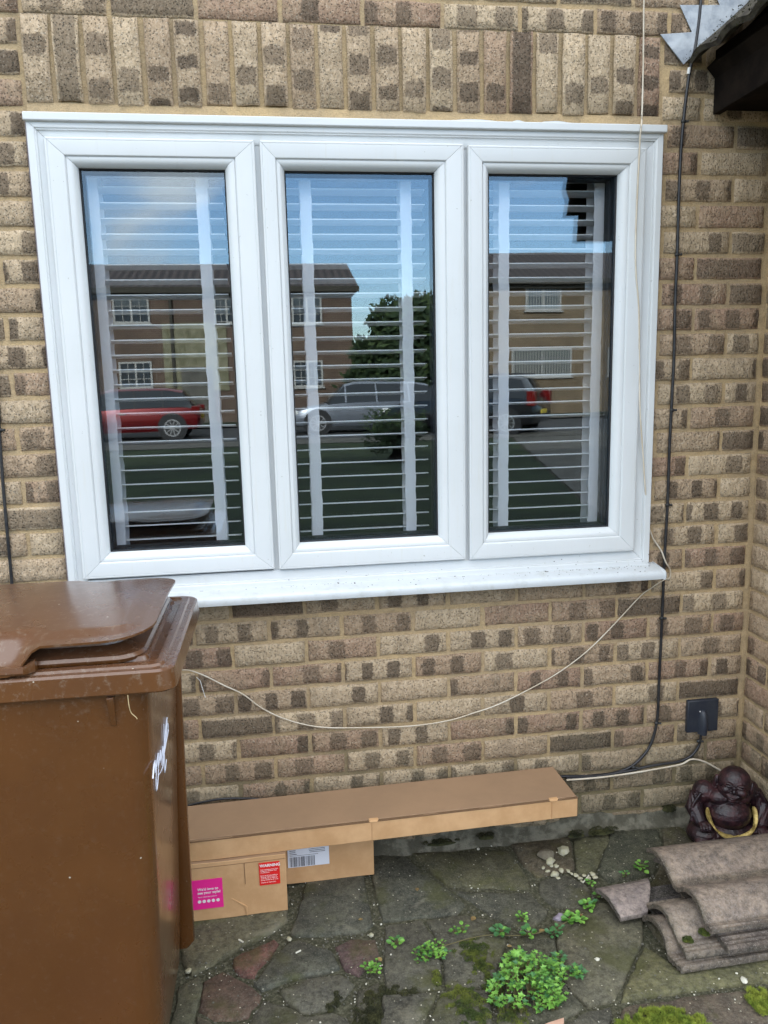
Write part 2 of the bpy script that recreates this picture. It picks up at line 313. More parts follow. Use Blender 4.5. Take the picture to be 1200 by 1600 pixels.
# ------------------------------------------------------------ ground
ZJ = 2.2286
g = G(); g.quad((-300, -300, -.05), (300, -300, -.05), (300, 60, -.05), (-300, 60, -.05)); tag(g.build('ground', MSOIL), kind='structure')
g = G()   # grit bed under the paving, gently uneven
nx, ny = 90, 90
for j in range(ny+1):
    for i in range(nx+1):
        x = -4.2+4.42*i/nx; y = .0-4.4*j/ny
        g.v.append(Vector((x, y, -.0075+.006*noise.noise(Vector((x*9, y*9, 1)))+.004*noise.noise(Vector((x*30, y*30, 1))))))
for j in range(ny):
    for i in range(nx):
        a = j*(nx+1)+i; g.f.append((a, a+nx+1, a+nx+2, a+1)); g.m.append(0)
tag(g.build('joint_bed', MJOINT, smooth=60), kind='structure')
SL = [
 ([(285,1420),(450,1395),(448,1438),(415,1460),(385,1472),(358,1488),(330,1506),(298,1522),(285,1500)], (.085,.083,.062)),
 ([(365,1497),(429,1468),(435,1474),(421,1495),(395,1527),(371,1519)], (.115,.060,.060)),
 ([(320,1532),(349,1518),(395,1542),(408,1555),(387,1588),(335,1594),(312,1577)], (.092,.066,.060)),
 ([(280,1540),(313,1524),(316,1540),(305,1580),(300,1640),(260,1640)], (.09,.095,.075)),
 ([(310,1586),(335,1601),(385,1596),(372,1645),(308,1645)], (.085,.08,.07)),
 ([(430,1494),(451,1475),(467,1470),(518,1487),(524,1501),(530,1512),(467,1525),(408,1546),(398,1537)], (.07,.076,.072)),
 ([(485,1340),(562,1330),(568,1375),(576,1417),(582,1444),(570,1455),(461,1462),(455,1456),(467,1428),(477,1388)], (.062,.067,.063)),
 ([(525,1479),(547,1469),(587,1468),(590,1490),(581,1503),(560,1522),(541,1512)], (.088,.060,.070)),
 ([(440,1546),(472,1532),(530,1523),(552,1538),(532,1562),(512,1576),(470,1580),(450,1565)], (.088,.09,.085)),
 ([(392,1596),(412,1562),(445,1572),(475,1590),(520,1583),(548,1600),(550,1645),(378,1645)], (.07,.072,.066)),
 ([(575,1330),(632,1338),(672,1372),(710,1398),(726,1415),(712,1427),(640,1434),(598,1438),(588,1400),(580,1350)], (.058,.063,.058)),
 ([(645,1332),(795,1328),(826,1375),(828,1388),(700,1382),(680,1366)], (.064,.065,.046)),
 ([(707,1392),(830,1396),(840,1410),(855,1422),(832,1450),(800,1444),(770,1430),(737,1408)], (.062,.066,.060)),
 ([(800,1318),(890,1308),(896,1356),(860,1365),(838,1369),(815,1345)], (.078,.068,.054)),
 ([(897,1312),(950,1300),(953,1312),(928,1358),(917,1363),(901,1357)], (.075,.078,.052)),
 ([(843,1378),(883,1368),(915,1383),(928,1408),(905,1420),(864,1414),(846,1398)], (.066,.068,.062)),
 ([(958,1298),(1028,1296),(1036,1330),(1020,1365),(950,1376),(935,1362)], (.050,.056,.046)),
 ([(1034,1296),(1062,1292),(1110,1330),(1215,1335),(1215,1478),(1050,1490),(1010,1440),(1000,1400),(1024,1372),(1042,1335)], (.062,.058,.046)),
 ([(602,1446),(660,1438),(680,1470),(687,1500),(689,1543),(602,1544)], (.075,.077,.072)),
 ([(668,1438),(728,1431),(772,1440),(790,1470),(772,1538),(697,1542),(693,1490)], (.074,.076,.068)),
 ([(560,1548),(592,1536),(594,1552),(586,1582),(556,1600)], (.06,.062,.055)),
 ([(600,1554),(682,1551),(668,1577),(640,1645),(592,1645)], (.076,.078,.074)),
 ([(684,1563),(700,1550),(765,1547),(770,1645),(652,1645)], (.068,.07,.064)),
 ([(780,1540),(796,1470),(836,1456),(866,1466),(876,1530),(910,1572),(872,1600),(850,1645),(778,1645)], (.055,.058,.048)),
 ([(868,1428),(930,1414),(990,1408),(1003,1440),(1001,1476),(960,1560),(917,1570),(882,1530),(872,1470)], (.09,.09,.075)),
 ([(1008,1480),(1045,1505),(1215,1488),(1215,1530),(1083,1545),(970,1562)], (.098,.100,.062)),
 ([(975,1573),(1083,1556),(1215,1541),(1215,1645),(956,1645)], (.085,.072,.066)),
 ([(885,1600),(920,1580),(955,1574),(948,1645),(870,1645)], (.068,.07,.066)),
]
def slab(g, pts, col):
    P = [Vector((p[0], p[1], 0)) for p in pts]; c = sum(P, Vector())/len(P); Q = []
    for i, a in enumerate(P):          # break the edges up
        b = P[(i+1) % len(P)]; L = (b-a).length; n = max(1, int(L/.022))
        for k in range(n):
            p = a.lerp(b, k/n); s = 1.8 if k else .6
            q = p + Vector((noise.noise(p*38+Vector((3, 1, 2))), noise.noise(p*38+Vector((9, 5, 7))), 0))*.0045*s - (Vector((-(b-a).y, (b-a).x, 0)).normalized()*.0028)+Vector((noise.noise(p*120), noise.noise(p*120+Vector((1, 8, 3))), 0))*.002
            Q.append(q)
    tz = [random.uniform(-.02, .02), random.uniform(-.02, .02)]; top = random.uniform(-.001, .003)
    def zz(p): return top+(p.x-c.x)*tz[0]*.4+(p.y-c.y)*tz[1]*.4
    n0 = len(g.v); k = len(Q)
    specs = ((0, -.022), (0, -.005), (.003, -.001), (.006, .0008))
    for ins, dz in specs:
        for i, p in enumerate(Q):
            t = (Q[(i+1) % k]-Q[i-1]); nrm = Vector((-t.y, t.x, 0)); nrm = nrm.normalized() if nrm.length > 1e-6 else Vector()
            q = p+nrm*ins; g.v.append(Vector((q.x, q.y, zz(q)+dz+(0 if ins > .005 else .0012*noise.noise(q*60))))); g.bk.append((*col, 1))
    for r in range(len(specs)-1):
        for i in range(k):
            a = n0+r*k+i; b = n0+r*k+(i+1) % k; g.f.append((a, b, b+k, a+k)); g.m.append(0)
    g.f.append(tuple(n0+(len(specs)-1)*k+i for i in range(k))); g.m.append(0)
g = G(); g.bk = []; TR = []
for px, col in SL:
    w_ = [onZ(x, y, 0.) for x, y in px]; w_ = [Vector((min(p.x, .222), min(p.y, -.012), 0)) for p in w_]
    A = sum(w_[i].x*w_[(i+1) % len(w_)].y-w_[(i+1) % len(w_)].x*w_[i].y for i in range(len(w_)))
    if A < 0: w_.reverse()
    slab(g, w_, col); TR.append(w_)
seeds = [(-4.2+.36*i+random.uniform(-.12, .12), -.1-.34*j+random.uniform(-.12, .12)) for i in range(13) for j in range(13)]
def inside(p, poly):
    c = False
    for i in range(len(poly)):
        a, b = poly[i], poly[i-1]
        if (a.y > p[1]) != (b.y > p[1]) and p[0] < (b.x-a.x)*(p[1]-a.y)/(b.y-a.y)+a.x: c = not c
    return c
for s in seeds:
    poly = [Vector((-4.2, -4.3)), Vector((.22, -4.3)), Vector((.22, -.012)), Vector((-4.2, -.012))]
    for t in seeds:
        if t == s or abs(t[0]-s[0])+abs(t[1]-s[1]) > 1.6: continue
        n = Vector((t[0]-s[0], t[1]-s[1])); mid = Vector((s[0]+t[0], s[1]+t[1]))*.5-n.normalized()*.008; q = []
        for i in range(len(poly)):
            a, b = poly[i], poly[(i+1) % len(poly)]; da, db = (a-mid).dot(n), (b-mid).dot(n)
            if da <= 0: q.append(a)
            if da*db < 0: q.append(a.lerp(b, da/(da-db)))
        poly = q
        if len(poly) < 3: break
    if len(poly) < 3: continue
    bad = False
    for p in poly+[sum(poly, Vector((0, 0)))/len(poly)]:
        u_, v_ = proj((p.x, p.y, 0))
        if -60 < u_ < 1215 and 1290 < v_ < 1640 and u_ > 262: bad = True
        if any(inside((p.x, p.y), T_) for T_ in TR): bad = True
    if bad: continue
    slab(g, poly, random.choice([(.07, .075, .068), (.085, .08, .065), (.06, .063, .058), (.095, .066, .06), (.09, .09, .07)]))
tag(g.build('crazy_paving', MSLAB, smooth=50), kind='structure')
# mortar fillet at the wall foot
g = G(); rings = []
for i in range(160):
    x = -3.4+3.62*i/159; a = .018+.012*noise.noise(Vector((x*7, 0, 0)))+.006*noise.noise(Vector((x*31, 0, 0))); h = .035+.022*noise.noise(Vector((x*5, 3, 0)))+.008*noise.noise(Vector((x*37, 3, 0)))
    rings.append([(x, .01, -.02), (x, .01, h+.012), (x, -.003, h+.008), (x, -a*.45, h*.45), (x, -a-.008, .006), (x, -a-.016, -.02)])
g.loft(rings)
MFIL = mat('mossy_mortar', (.075, .07, .05), .95, c2=(.16, .15, .115), ns=24, lo=.42, hi=.62, bs=90, bstr=.9, bd=.006)
tag(g.build('wall_foot_fillet', MFIL, smooth=60), kind='structure')
# lawn, driveway, road, pavements, behind the photographer (seen mirrored in the window)
def sheet(name, pts, z, m): g = G(); g.v = [Vector((x, y, z)) for x, y in pts]; g.f = [tuple(range(len(pts)))]; g.m = [0]; return tag(g.build(name, m), kind='structure')
sheet('lawn', [(-14, -4.4), (-14, -16.8), (4.6, -16.8), (1.9, -4.4)], -.03, MGRASS)
sheet('driveway', [(1.95, -4.4), (4.65, -16.8), (9, -16.8), (6, -4.4)], -.028, MCONC)
sheet('front_path', [(.9, -4.42), (.9, -.9), (6, -.9), (6, -4.42)], -.03, MCONC)
sheet('near_pavement', [(-60, -16.8), (-60, -18.3), (60, -18.3), (60, -16.8)], -.02, MCONC)
sheet('road', [(-60, -18.4), (-60, -24.6), (60, -24.6), (60, -18.4)], -.04, MASPH)
sheet('far_pavement', [(-60, -24.7), (-60, -26), (60, -26), (60, -24.7)], .0, MCONC)
sheet('far_lawn', [(-60, -26), (-60, -70), (60, -70), (60, -26)], -.01, MGRASS)

# ------------------------------------------------------------ the house: brick wall
house = thing('brick_house', 'buff brick house front with a white triple window and a low tiled porch roof', 'house', (0, 0, 0))
WX0, WX1, WZ0, WZ1 = -1.889, -.129, .8786, 2.2286
BP = .2216
def add_brick(g, o, ux, uz, nrm, L, H, rnd=None):
    """front face of one brick as a grid with worn chamfered edges; o = lower-left corner on the face plane"""
    nu, nv = (6, 3) if L > .15 else (3, 3); ch = .0032
    tone = random.random(); ph = random.random(); bl = random.random(); hue = random.random()
    if rnd: bl = rnd(bl)
    push = random.uniform(-.0022, .0022); tx = random.uniform(-.008, .008); sd_ = random.uniform(0, 50)
    us = [0]+[ch+(L-2*ch)*i/nu for i in range(nu+1)]+[L]; vs = [0]+[ch+(H-2*ch)*i/nv for i in range(nv+1)]+[H]
    n0 = len(g.v); K = len(us)
    for jj, b in enumerate(vs):
        for ii, a in enumerate(us):
            edge = ii in (0, K-1) or jj in (0, len(vs)-1)
            a2, b2 = a, b; q = Vector((a*1., b*1., sd_))
            j1 = noise.noise(q*38)*.0034; j2 = noise.noise(q*38+Vector((7, 7, 7)))*.0034
            if ii in (0, 1): a2 += j1
            if ii in (K-1, K-2): a2 += j1
            if jj in (0, 1, len(vs)-1, len(vs)-2): b2 += j2
            d = push+tx*(a-L/2)+.0014*noise.noise(q*30)+(-.0065 if edge else 0)
            g.v.append(o+ux*a2+uz*b2+nrm*d); g.uv.append((a if L >= H else b, b if L >= H else a)); g.bk.append((tone, ph, bl, hue))
    for jj in range(len(vs)-1):
        for ii in range(K-1):
            a = n0+jj*K+ii; g.f.append((a, a+1, a+K+1, a+K)); g.m.append(0)
X_, Y_, Z_ = Vector((1, 0, 0)), Vector((0, 1, 0)), Vector((0, 0, 1))
g = G(); g.uv = []; g.bk = []
XR, XL, NF = .222, -3.3, Vector((0, -1, 0))
for n in range(-38, 30):
    zt = ZJ-.075*n-.005; zb = zt-.065
    if zb < -.04: continue
    odd = n % 2
    k0 = 0
    xs = []
    x = .2216 if odd else .2216+.1108
    while x > XL:
        xs.append((max(x-BP+.005, XL), min(x-.005, XR))); x -= BP
    for a, b in xs:
        if b-a < .03: continue
        segs = [(a, b)]
        if WZ0-.01 < (zb+zt)/2 < WZ1+.235:
            segs = [(p, q) for p, q in ((a, min(b, WX0-.008)), (max(a, WX1+.006), b)) if q-p > .018]
        low = (zb < .8)
        for p, q in segs:
            add_brick(g, Vector((p, 0, zb)), X_, Z_, NF, q-p, .065, (lambda v: .35+.6*v if random.random() < .9 else 0.) if low else (lambda v: v*1.02))
nS = 23; ps = (WX1-WX0)/nS
for i in range(nS):
    x = WX0+ps*i+.005+random.uniform(-.0015, .0015); L = .212+random.uniform(-.004, .006)
    add_brick(g, Vector((x, -.006+random.uniform(-.002, .002), 2.456-L)), X_, Z_, NF, ps-.011, L, lambda v: .97 if i == 1 or random.random() < .06 else .6+.3*v)
bw = g.build('wall_bricks', MB_, house, smooth=75)
g = G(); y1 = .28; my = .0052
def panel(g, x0, x1, z0, z1):
    g.box(x0, x1, my, y1, z0, z1)
panel(g, -3.4, WX0, -.05, 5.2); panel(g, WX1, .60, -.05, 5.2); panel(g, WX0, WX1, WZ1-.012, 5.2); panel(g, WX0, WX1, -.05, WZ0)
g.build('mortar', MM, house)
# soldier-course bed mortar just above the head trim
g = G(); rings = []
for i in range(60):
    x = WX0+.002+(WX1-WX0-.004)*i/59; e = .003*noise.noise(Vector((x*22, 0, 0)))
    rings.append([(x, .02, 2.205), (x, -.001+e, 2.205), (x, -.003+e, 2.225), (x, .0+e*.5, 2.243+e), (x, .02, 2.243)])
g.loft(rings); g.build('head_mortar', MM, house, smooth=60)
# far side walls / upper roof so that the house blocks the sun
g = G(); g.box(-16, 14, .3, 6, 4.9, 5.2); g.box(-3.4, -3.2, .3, 6, 0, 4.9); g.box(2.3, 2.5, .3, 6, 0, 4.9); g.box(.62, 14, 0.02, .28, 0, 5.2); g.box(-16, -3.42, .0052, .28, 0, 5.2)
g.build('rear_structure', MM, house)
g = G(); g.loft([[(x, -.35, 5.0), (x, 3.1, 7.2), (x, 6.6, 5.0), (x, 6.6, 4.9), (x, 3.1, 7.05), (x, -.35, 4.9)] for x in (-16.2, 14.2)]); g.build('main_roof', MDTILE, house)
# room behind the window
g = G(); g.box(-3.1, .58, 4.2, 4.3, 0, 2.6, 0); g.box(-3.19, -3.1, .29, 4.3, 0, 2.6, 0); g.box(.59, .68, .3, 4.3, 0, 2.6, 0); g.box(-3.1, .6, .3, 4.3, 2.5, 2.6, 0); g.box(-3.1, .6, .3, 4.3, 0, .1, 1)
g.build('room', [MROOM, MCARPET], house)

# return wall of the porch
XC, YE = .232, -.86
g = G(); g.uv = []; g.bk = []
for n in range(-1, 30):
    zt = ZJ-.075*n-.005; zb = zt-.065
    y = -.006 if n % 2 else -.006+.1125
    while y > YE:
        a, b = max(y-.215, YE), min(y, -.006)
        if b-a > .03: add_brick(g, Vector((XC, b, zb)), -Y_, Z_, Vector((-1, 0, 0)), b-a, .065)
        y -= .225
    x = XC
    while x < 1.9:                                    # end face of the return
        add_brick(g, Vector((x+.004, YE-.006, zb)), X_, Z_, NF, .215, .065); x += .225
g.build('return_wall_bricks', MB_, house, smooth=75)
g = G(); g.box(XC+.006, 1.9, YE, .004, -.05, 2.32); g.build('return_wall_mortar', MM, house)
# porch roof
g = G(); s0 = Vector((-.036, 0, 2.372)); sdv = Vector((1, 0, .95)).normalized(); nv_ = Vector((-.95, 0, 1)).normalized()
for c in range(6):
    st = c*.26; rings = []
    for t in range(0, 4):
        ss = st+.30*t/3; up = .026-.010*t/3*2
        ring = []
        for j in range(58):
            y = -.012-(.90-.012)*j/57; hgt = .016*abs(math.sin(y*math.pi/.15))+.004*noise.noise(Vector((y*20, ss*9, c)))
            ring.append(s0+sdv*(ss+.008*noise.noise(Vector((int(j/9.5)*3.3, c, 0))))+nv_*(hgt+up)+Vector((0, y, 0)))
        for j in reversed(range(58)):
            y = -.012-(.90-.012)*j/57; hgt = .016*abs(math.sin(y*math.pi/.15))
            ring.append(s0+sdv*(ss)+nv_*(hgt+up-.016)+Vector((0, y, 0)))
        rings.append(ring)
    g.loft(rings)
pr_ = g.build('porch_roof', MDTILE, house, smooth=40)
g = G(); g.box(.03, .052, YE-.03, -.004, 2.25, 2.425); g.box(.052, XC+.02, YE-.03, -.004, 2.262, 2.28)
PE = [(-.035, 2.04), (.24, 2.04), (.24, 2.0), (1.9, 2.0), (1.9, 4.1), (.0, 2.42), (-.07, 2.34), (-.085, 2.24), (-.07, 2.20), (-.08, 2.14), (-.03, 2.14)]
T = Matrix.Translation(s0+nv_*(-.02)) @ Matrix.Rotation(-math.atan(.95), 4, 'Y'); g.box(.03, 1.9, YE-.02, -.006, -.05, -.004, 0, T)
g.build('fascia', MWOOD, pr_, bevel=.002)
g = G(); g.loft([[(x, YE, z) for x, z in PE], [(x, YE+.05, z) for x, z in PE]]); g.build('end_board', MWOOD, pr_)
g = G()      # moss
for i in range(900):
    y = -random.random()*.85; s = random.random()**2*.22; c = s0+sdv*(s-.01)+nv_*(.034+random.uniform(-.012, .012))+Vector((0, y, 0)); a = random.random()*6.3; r_ = random.uniform(.002, .007)
    d = Vector((math.cos(a)*.6, math.sin(a), random.uniform(.0, 1))).normalized()*r_; e = d.cross(Vector((.3, .5, .8))).normalized()*r_*.3
    n0 = len(g.v); g.v += [c-e, c+e, c+d]; g.f.append((n0, n0+1, n0+2)); g.m.append(0)
tag(g.build('roof_moss', MMOSSD, pr_), kind='stuff')
# lead flashing stepping up the wall
pts = [(1062.5, 7.5), (1081.7, 50), (1031.7, 53.3), (1068.3, 100.8), (1083, 87), (1147, 33), (1200, -20), (1250, -75), (1140, -60), (1150, -40), (1105, -42), (1125, 7.5)]
g = G(); ff = [onY(x, y, -.008) for x, y in pts]; bb = [p+Vector((0, .004, 0)) for p in ff]; g.loft([ff, bb]); g.build('lead_flashing', MLEAD, house, bevel=.001)

# ------------------------------------------------------------ the window
def ring_profile(g, o, i_, prof, gap=.0, m=0):
    """o,i_ = (x0,x1,z0,z1) outer / inner rectangles; prof = [(t, y)] swept as four mitred bars"""
    def C(t): return [(o[0]+(i_[0]-o[0])*t, o[2]+(i_[2]-o[2])*t), (o[1]+(i_[1]-o[1])*t, o[2]+(i_[2]-o[2])*t), (o[1]+(i_[1]-o[1])*t, o[3]+(i_[3]-o[3])*t), (o[0]+(i_[0]-o[0])*t, o[3]+(i_[3]-o[3])*t)]
    for s in range(4):
        A, B = [], []
        for t, y in prof:
            c = C(t); a = Vector((c[s][0], y, c[s][1])); b = Vector((c[(s+1) % 4][0], y, c[(s+1) % 4][1])); d = (b-a).normalized()*gap
            A.append(a+d); B.append(b-d)
        g.loft([A, B], m)
win = thing('x', 'x', 'x'); bpy.data.objects.remove(win)
g = G()
ring_profile(g, (WX0, WX1, .905, 2.195), (WX0+.052, WX1-.052, .955, 2.143), [(0, .06), (0, -.020), (.04, -.0235), (.36, -.0235), (.42, -.020), (.46, -.0215), (.50, -.016), (.86, -.014), (1, -.010), (1, .06)], .0004)
for xm in (-1.2965, -.7185): g.box(xm-.012, xm+.012, -.0085, .055, .955, 2.143)
frame = g.build('window', MU, house, smooth=25, bevel=.0006)
for a_, b_ in ((WX0-.006, WX0-.0002), (WX1+.0002, WX1+.007)): g = G(); g.box(a_, b_, -.007, .03, .90, 2.2); g.build('sealant', MSEAL, frame)
SA = [(-1.846, -1.303, .963, 2.152), (-1.290, -.724, .960, 2.152), (-.713, -.183, .958, 2.149)]
GL = [(-1.770, -1.386, 1.034, 2.081), (-1.226, -.805, 1.034, 2.081), (-.648, -.259, 1.034, 2.080)]
prof = [(0, .012), (0, -.026), (.02, -.030), (.05, -.0312), (.09, -.0312), (.10, -.0302), (.115, -.0312), (.60, -.0312), (.63, -.0302), (.655, -.027), (.67, -.0245), (.685, -.0262), (.74, -.0262), (.82, -.0245), (.90, -.019), (.97, -.010), (1, -.004), (1, .012)]
for s_, q in zip(SA, GL):
    g = G(); ring_profile(g, s_, q, prof, .00045); sash = g.build('sash', MU, frame, smooth=28)
    g = G(); ring_profile(g, (q[0]+.0003, q[1]-.0003, q[2]+.0003, q[3]-.0003), (q[0]+.0035, q[1]-.0035, q[2]+.0035, q[3]-.0035), [(0, .006), (0, -.002), (.5, -.003), (1, -.001), (1, .006)]); g.build('gasket', MGASK, frame)
    g = G(); g.box(q[0]-.008, q[1]+.008, .0065, .0305, q[2]-.008, q[3]+.008); g.build('glass_pane', MG, frame)
    g = G(); ring_profile(g, (q[0]-.008, q[1]+.008, q[2]-.008, q[3]+.008), (q[0]+.004, q[1]-.004, q[2]+.004, q[3]-.004), [(0, .031), (1, .031), (1, .075), (0, .075)]); g.build('spacer', MGASK, frame)
g = G(); g.box(WX0-.004, WX1+.006, -.034, .005, 2.190, 2.2115); g.build('head_trim', MU, frame, bevel=.003)
sec = [(.03, .878), (.03, .918), (-.0, .9115), (-.030, .9085), (-.072, .9035), (-.083, .900), (-.0865, .895), (-.087, .884), (-.0855, .8765), (-.080, .8745), (-.072, .8765), (-.066, .8785)]
g = G(); g.loft([[(x, y, z) for y, z in sec] for x in (WX0-.06, -.109)]); g.loft([[(x, y*1.0+(-.002 if y < 0 else 0), z+(.0015 if z > .89 else -.0015)) for y, z in sec] for x in (-.109, -.1045)]); g.build('sill', MSILL, frame, smooth=40)
for a, b in ((-.76, -.63), (-.585, -.55), (-.50, -.415)):
    rings = []; g = G()
    for i in range(10):
        x = a+(b-a)*i/9; h = .004*math.sin(math.pi*i/9)+.0012*noise.noise(Vector((x*60, 0, 0)))
        rings.append([(x, -.030, 2.2110), (x, -.030, 2.2118+h), (x, -.012, 2.2125+h), (x, -.012, 2.211)])
    g.loft(rings); g.build('sealant_smear', MU, frame, smooth=60)
# dirt on sill
g = G()
for i in range(150):
    x = WX0+random.random()**.6*1.76 if i % 3 else random.uniform(-.5, -.13); y = random.choice([-.028, -.035, random.uniform(-.078, -.03)]); r_ = random.uniform(.0006, .0015)*(1.7 if random.random() < .1 else 1)
    z = .9085+(-.030-y)*-.12 if y < -.03 else .9087
    if i % 7 == 0: y = -.0243; z = random.uniform(.91, .95)
    T = Matrix.Translation((x, y, z)) @ Matrix.Rotation(random.random()*6, 4, 'Z'); g.box(-r_*random.uniform(.6, 1.8), r_, -r_*.6, r_*.5, -.0006, r_*.7, 0, T)
tag(g.build('dirt_specks', mat('dirt', (.05, .04, .025), .9)), 'dark specks of dirt scattered on the white window sill', 'dirt', kind='stuff')

# ------------------------------------------------------------ blinds
def blind(x0, x1, taps, label):
    t = thing('venetian_blind', label, 'blind', ((x0+x1)/2, .112, .99), 0, 'white venetian blinds behind the window'); cx = (x0+x1)/2; w2 = (x1-x0)/2
    g = G(); k = 0
    zc = 2.092
    while zc > 1.015:
        T = Matrix.Translation((0, 0, zc-.99)) @ Matrix.Rotation(R(9)+random.uniform(-.02, .02), 4, 'X')
        T = Matrix.Translation((0, 0, zc-.99)) @ Matrix.Rotation(-R(8.5)+random.uniform(-.012, .012), 4, 'X') @ Matrix.Rotation(random.uniform(-.0012, .0012), 4, 'Y')
        sec = [(-.025, -.0003), (-.012, .0008), (0, .0012), (.012, .0008), (.025, 0), (.025, .0026), (.012, .0036), (0, .0040), (-.012, .0036), (-.025, .0028)]
        g.loft([[T @ Vector((x, a, b)) for a, b in sec] for x in (-w2, w2)]); zc -= .0419
    g.build('slats', MBLIND, t, smooth=40)
    g = G(); g.box(-w2, w2, -.028, .028, 1.12, 1.16); g.build('head_rail', MBLIND, t, bevel=.002)
    g = G(); g.box(-w2, w2, -.026, .026, 0, .017); g.build('bottom_rail', MBLIND, t, bevel=.002)
    for tx in taps:
        for yy in (-.030, .030):
            rings = []
            for i in range(54):
                z = .005+1.115*i/53; o_ = .0010*math.sin(i*2.1)+.0006*math.sin(i*.9+tx*9); y = yy+(.0012 if i % 2 else 0)
                rings.append([(tx-cx-.0165+o_, y, z), (tx-cx+.0165+o_, y, z), (tx-cx+.0165+o_, y+.0012, z), (tx-cx-.0165+o_, y+.0012, z)])
            g = G(); g.loft(rings); g.build('tape', MTAPE, t, smooth=30)
blind(-1.815, -1.40, (-1.757, -1.458), 'white slatted blind with cloth tapes behind the left pane')
blind(-1.235, -.815, (-1.166, -.873), 'white slatted blind with cloth tapes behind the middle pane')
b3 = blind(-.645, -.240, (-.575, -.276), 'white slatted blind with cloth tapes behind the right pane')

# ------------------------------------------------------------ cables
def pxpath(pts, Y, n=5): return smooth_pts([onY(x, y, Y) for x, y in pts], n)
def clip(c, par, m=MCLIP, s=1.):
    g = G(); c = Vector(c); g.ell((0, 0, 0), (.0085*s, .006*s, .0065*s), nu=10, nv=6); g.tube([(.006*s, -.002, 0), (.014*s, -.004, 0)], .0035*s, 8); o = g.build('cable_clip', m, par, smooth=50); o.location = c; return o
bc = thing('black_cable', 'long black cable clipped down the wall right of the window', 'cable', (-.07, 0, 2.5))
bc.location = (0, 0, 0)
P1 = [(1098,-40),(1095,0),(1091,40),(1085,80),(1077,115),(1071,160),(1068,188),(1064,235),(1061,300),(1058,400),(1055,470),(1053,560),(1049,640),(1046,700),(1043,788),(1039,860),(1037,900),(1036,930),(1033,1000),(1030,1060),(1028,1110),(1024,1140),(1013,1170),(990,1195),(962,1207),(925,1212),(885,1213),(840,1214),(780,1222)]
g = G(); pp = pxpath(P1, -.0075)
for p in pp:
    if .86 < p.z < .92: p.y = -.008
pp = [Vector((p.x, p.y-.003*0, p.z)) for p in pp]
g.tube(pp, .0046, 10); g.build('cable_run', MCABLE, bc, smooth=60)
for c in ((1068, 190), (1058, 398), (1050, 641), (1043, 789), (1034, 966), (1026, 1130)): clip(onY(*c, -.008), bc)
g = G(); g.tube([onY(1077, 106, -.0075), onY(1075.5, 116, -.0075)], .0050, 10); g.build('white_tape_mark', MWHITE, bc)
sc2 = thing('socket_cable', 'short black cable from the square black plate joining the long cable near the ground', 'cable'); g = G()
g.tube(pxpath([(1096,1135),(1095,1150),(1092,1165),(1080,1181),(1060,1190),(1040,1193),(1010,1198),(985,1204),(955,1209),(925,1214),(885,1217)], -.0165), .0044, 10); g.build('cable_run', MCABLE, sc2, smooth=60)
for c in ((1092, 1158), (1080, 1186), (990, 1199), (961, 1210)): clip(onY(*c, -.0165), sc2)
wl = thing('white_lower_cable', 'white cable running beside the black cables low on the wall towards the statue', 'cable'); g = G()
g.tube(pxpath([(885,1219),(925,1216),(960,1212),(1000,1206),(1040,1199),(1065,1194),(1078,1187),(1090,1187),(1105,1192),(1121,1201),(1130,1206)], -.026), .0030, 8); g.build('cable_run', MWCAB, wl, smooth=60)
wt = thing('thin_white_cable', 'thin off-white cable hanging over the right edge of the window frame', 'cable'); g = G()
q = [(1008,-30,-.014),(1006,0,-.014),(1005,100,-.014),(1003,180,-.02),(1002,197,-.039),(1000,215,-.038),(999,240,-.036),(996,300,-.035),(993,380,-.034),(994,430,-.034),(998,480,-.032),(999,560,-.030),(1000,640,-.030),(1004,700,-.028),(1008,760,-.026),(1011,790,-.012),(1011,812,-.008),(1020,840,-.008),(1033,860,-.008),(1040,878,-.013),(1047,890,-.008),(1047,902,-.008),(1042,906,-.008)]
g.tube(smooth_pts([onY(x, y, Y) for x, y, Y in q], 5), .0024, 8); g.build('cable_run', MWCAB, wt, smooth=60); clip(onY(1011, 786, -.01), wt, MSEAL, .7)
dr = thing('drooping_white_cable', 'thin off-white cable drooping across the bricks below the window sill', 'cable'); g = G()
q = [(1045,903,-.012),(1034,908,-.016),(1016,920,-.012),(1000,932,-.009),(960,975,-.007),(920,1015,-.007),(880,1046,-.007),(840,1070,-.007),(780,1100,-.008),(740,1114,-.008),(700,1126,-.009),(640,1134.5,-.01),(560,1137,-.01),(500,1136,-.01),(450,1125,-.009),(410,1107,-.009),(380,1085,-.01),(350,1071,-.01),(320,1056,-.012),(298,1048,-.02),(283,1047,-.04),(262,1050,-.07)]
g.tube(smooth_pts([onY(x, y, Y) for x, y, Y in q], 5), .0020, 8); g.build('cable_run', MWCAB, dr, smooth=60)
g = G(); g.tube([onY(307, 1058, -.012), onY(313, 1064, -.010), onY(317, 1078, -.009), onY(321, 1090, -.009)], .0010, 6); g.build('frayed_end', MWHITE, dr)
lc = thing('black_side_cable', 'black cable on the bricks at the left edge beside the window', 'cable'); g = G()
g.tube(pxpath([(-18,400),(-12,520),(-4,620),(0,690),(5,760),(12,840),(18,905),(24,1000),(30,1080)], -.0075), .0045, 10); g.build('cable_run', MCABLE, lc, smooth=60); clip(onY(0, 672, -.009), lc)
bx = thing('black_wire', 'thin black wire lying along the wall above the left part of the long box', 'wire'); g = G()
g.tube(smooth_pts([(-1.78, -.012, .20), (-1.66, -.012, .212), (-1.61, -.011, .226), (-1.55, -.012, .236), (-1.50, -.010, .239), (-1.44, -.009, .234), (-1.38, -.008, .225), (-1.25, -.008, .2)], 5), .0036, 8); g.build('cable_run', MCABLE, bx, smooth=60)
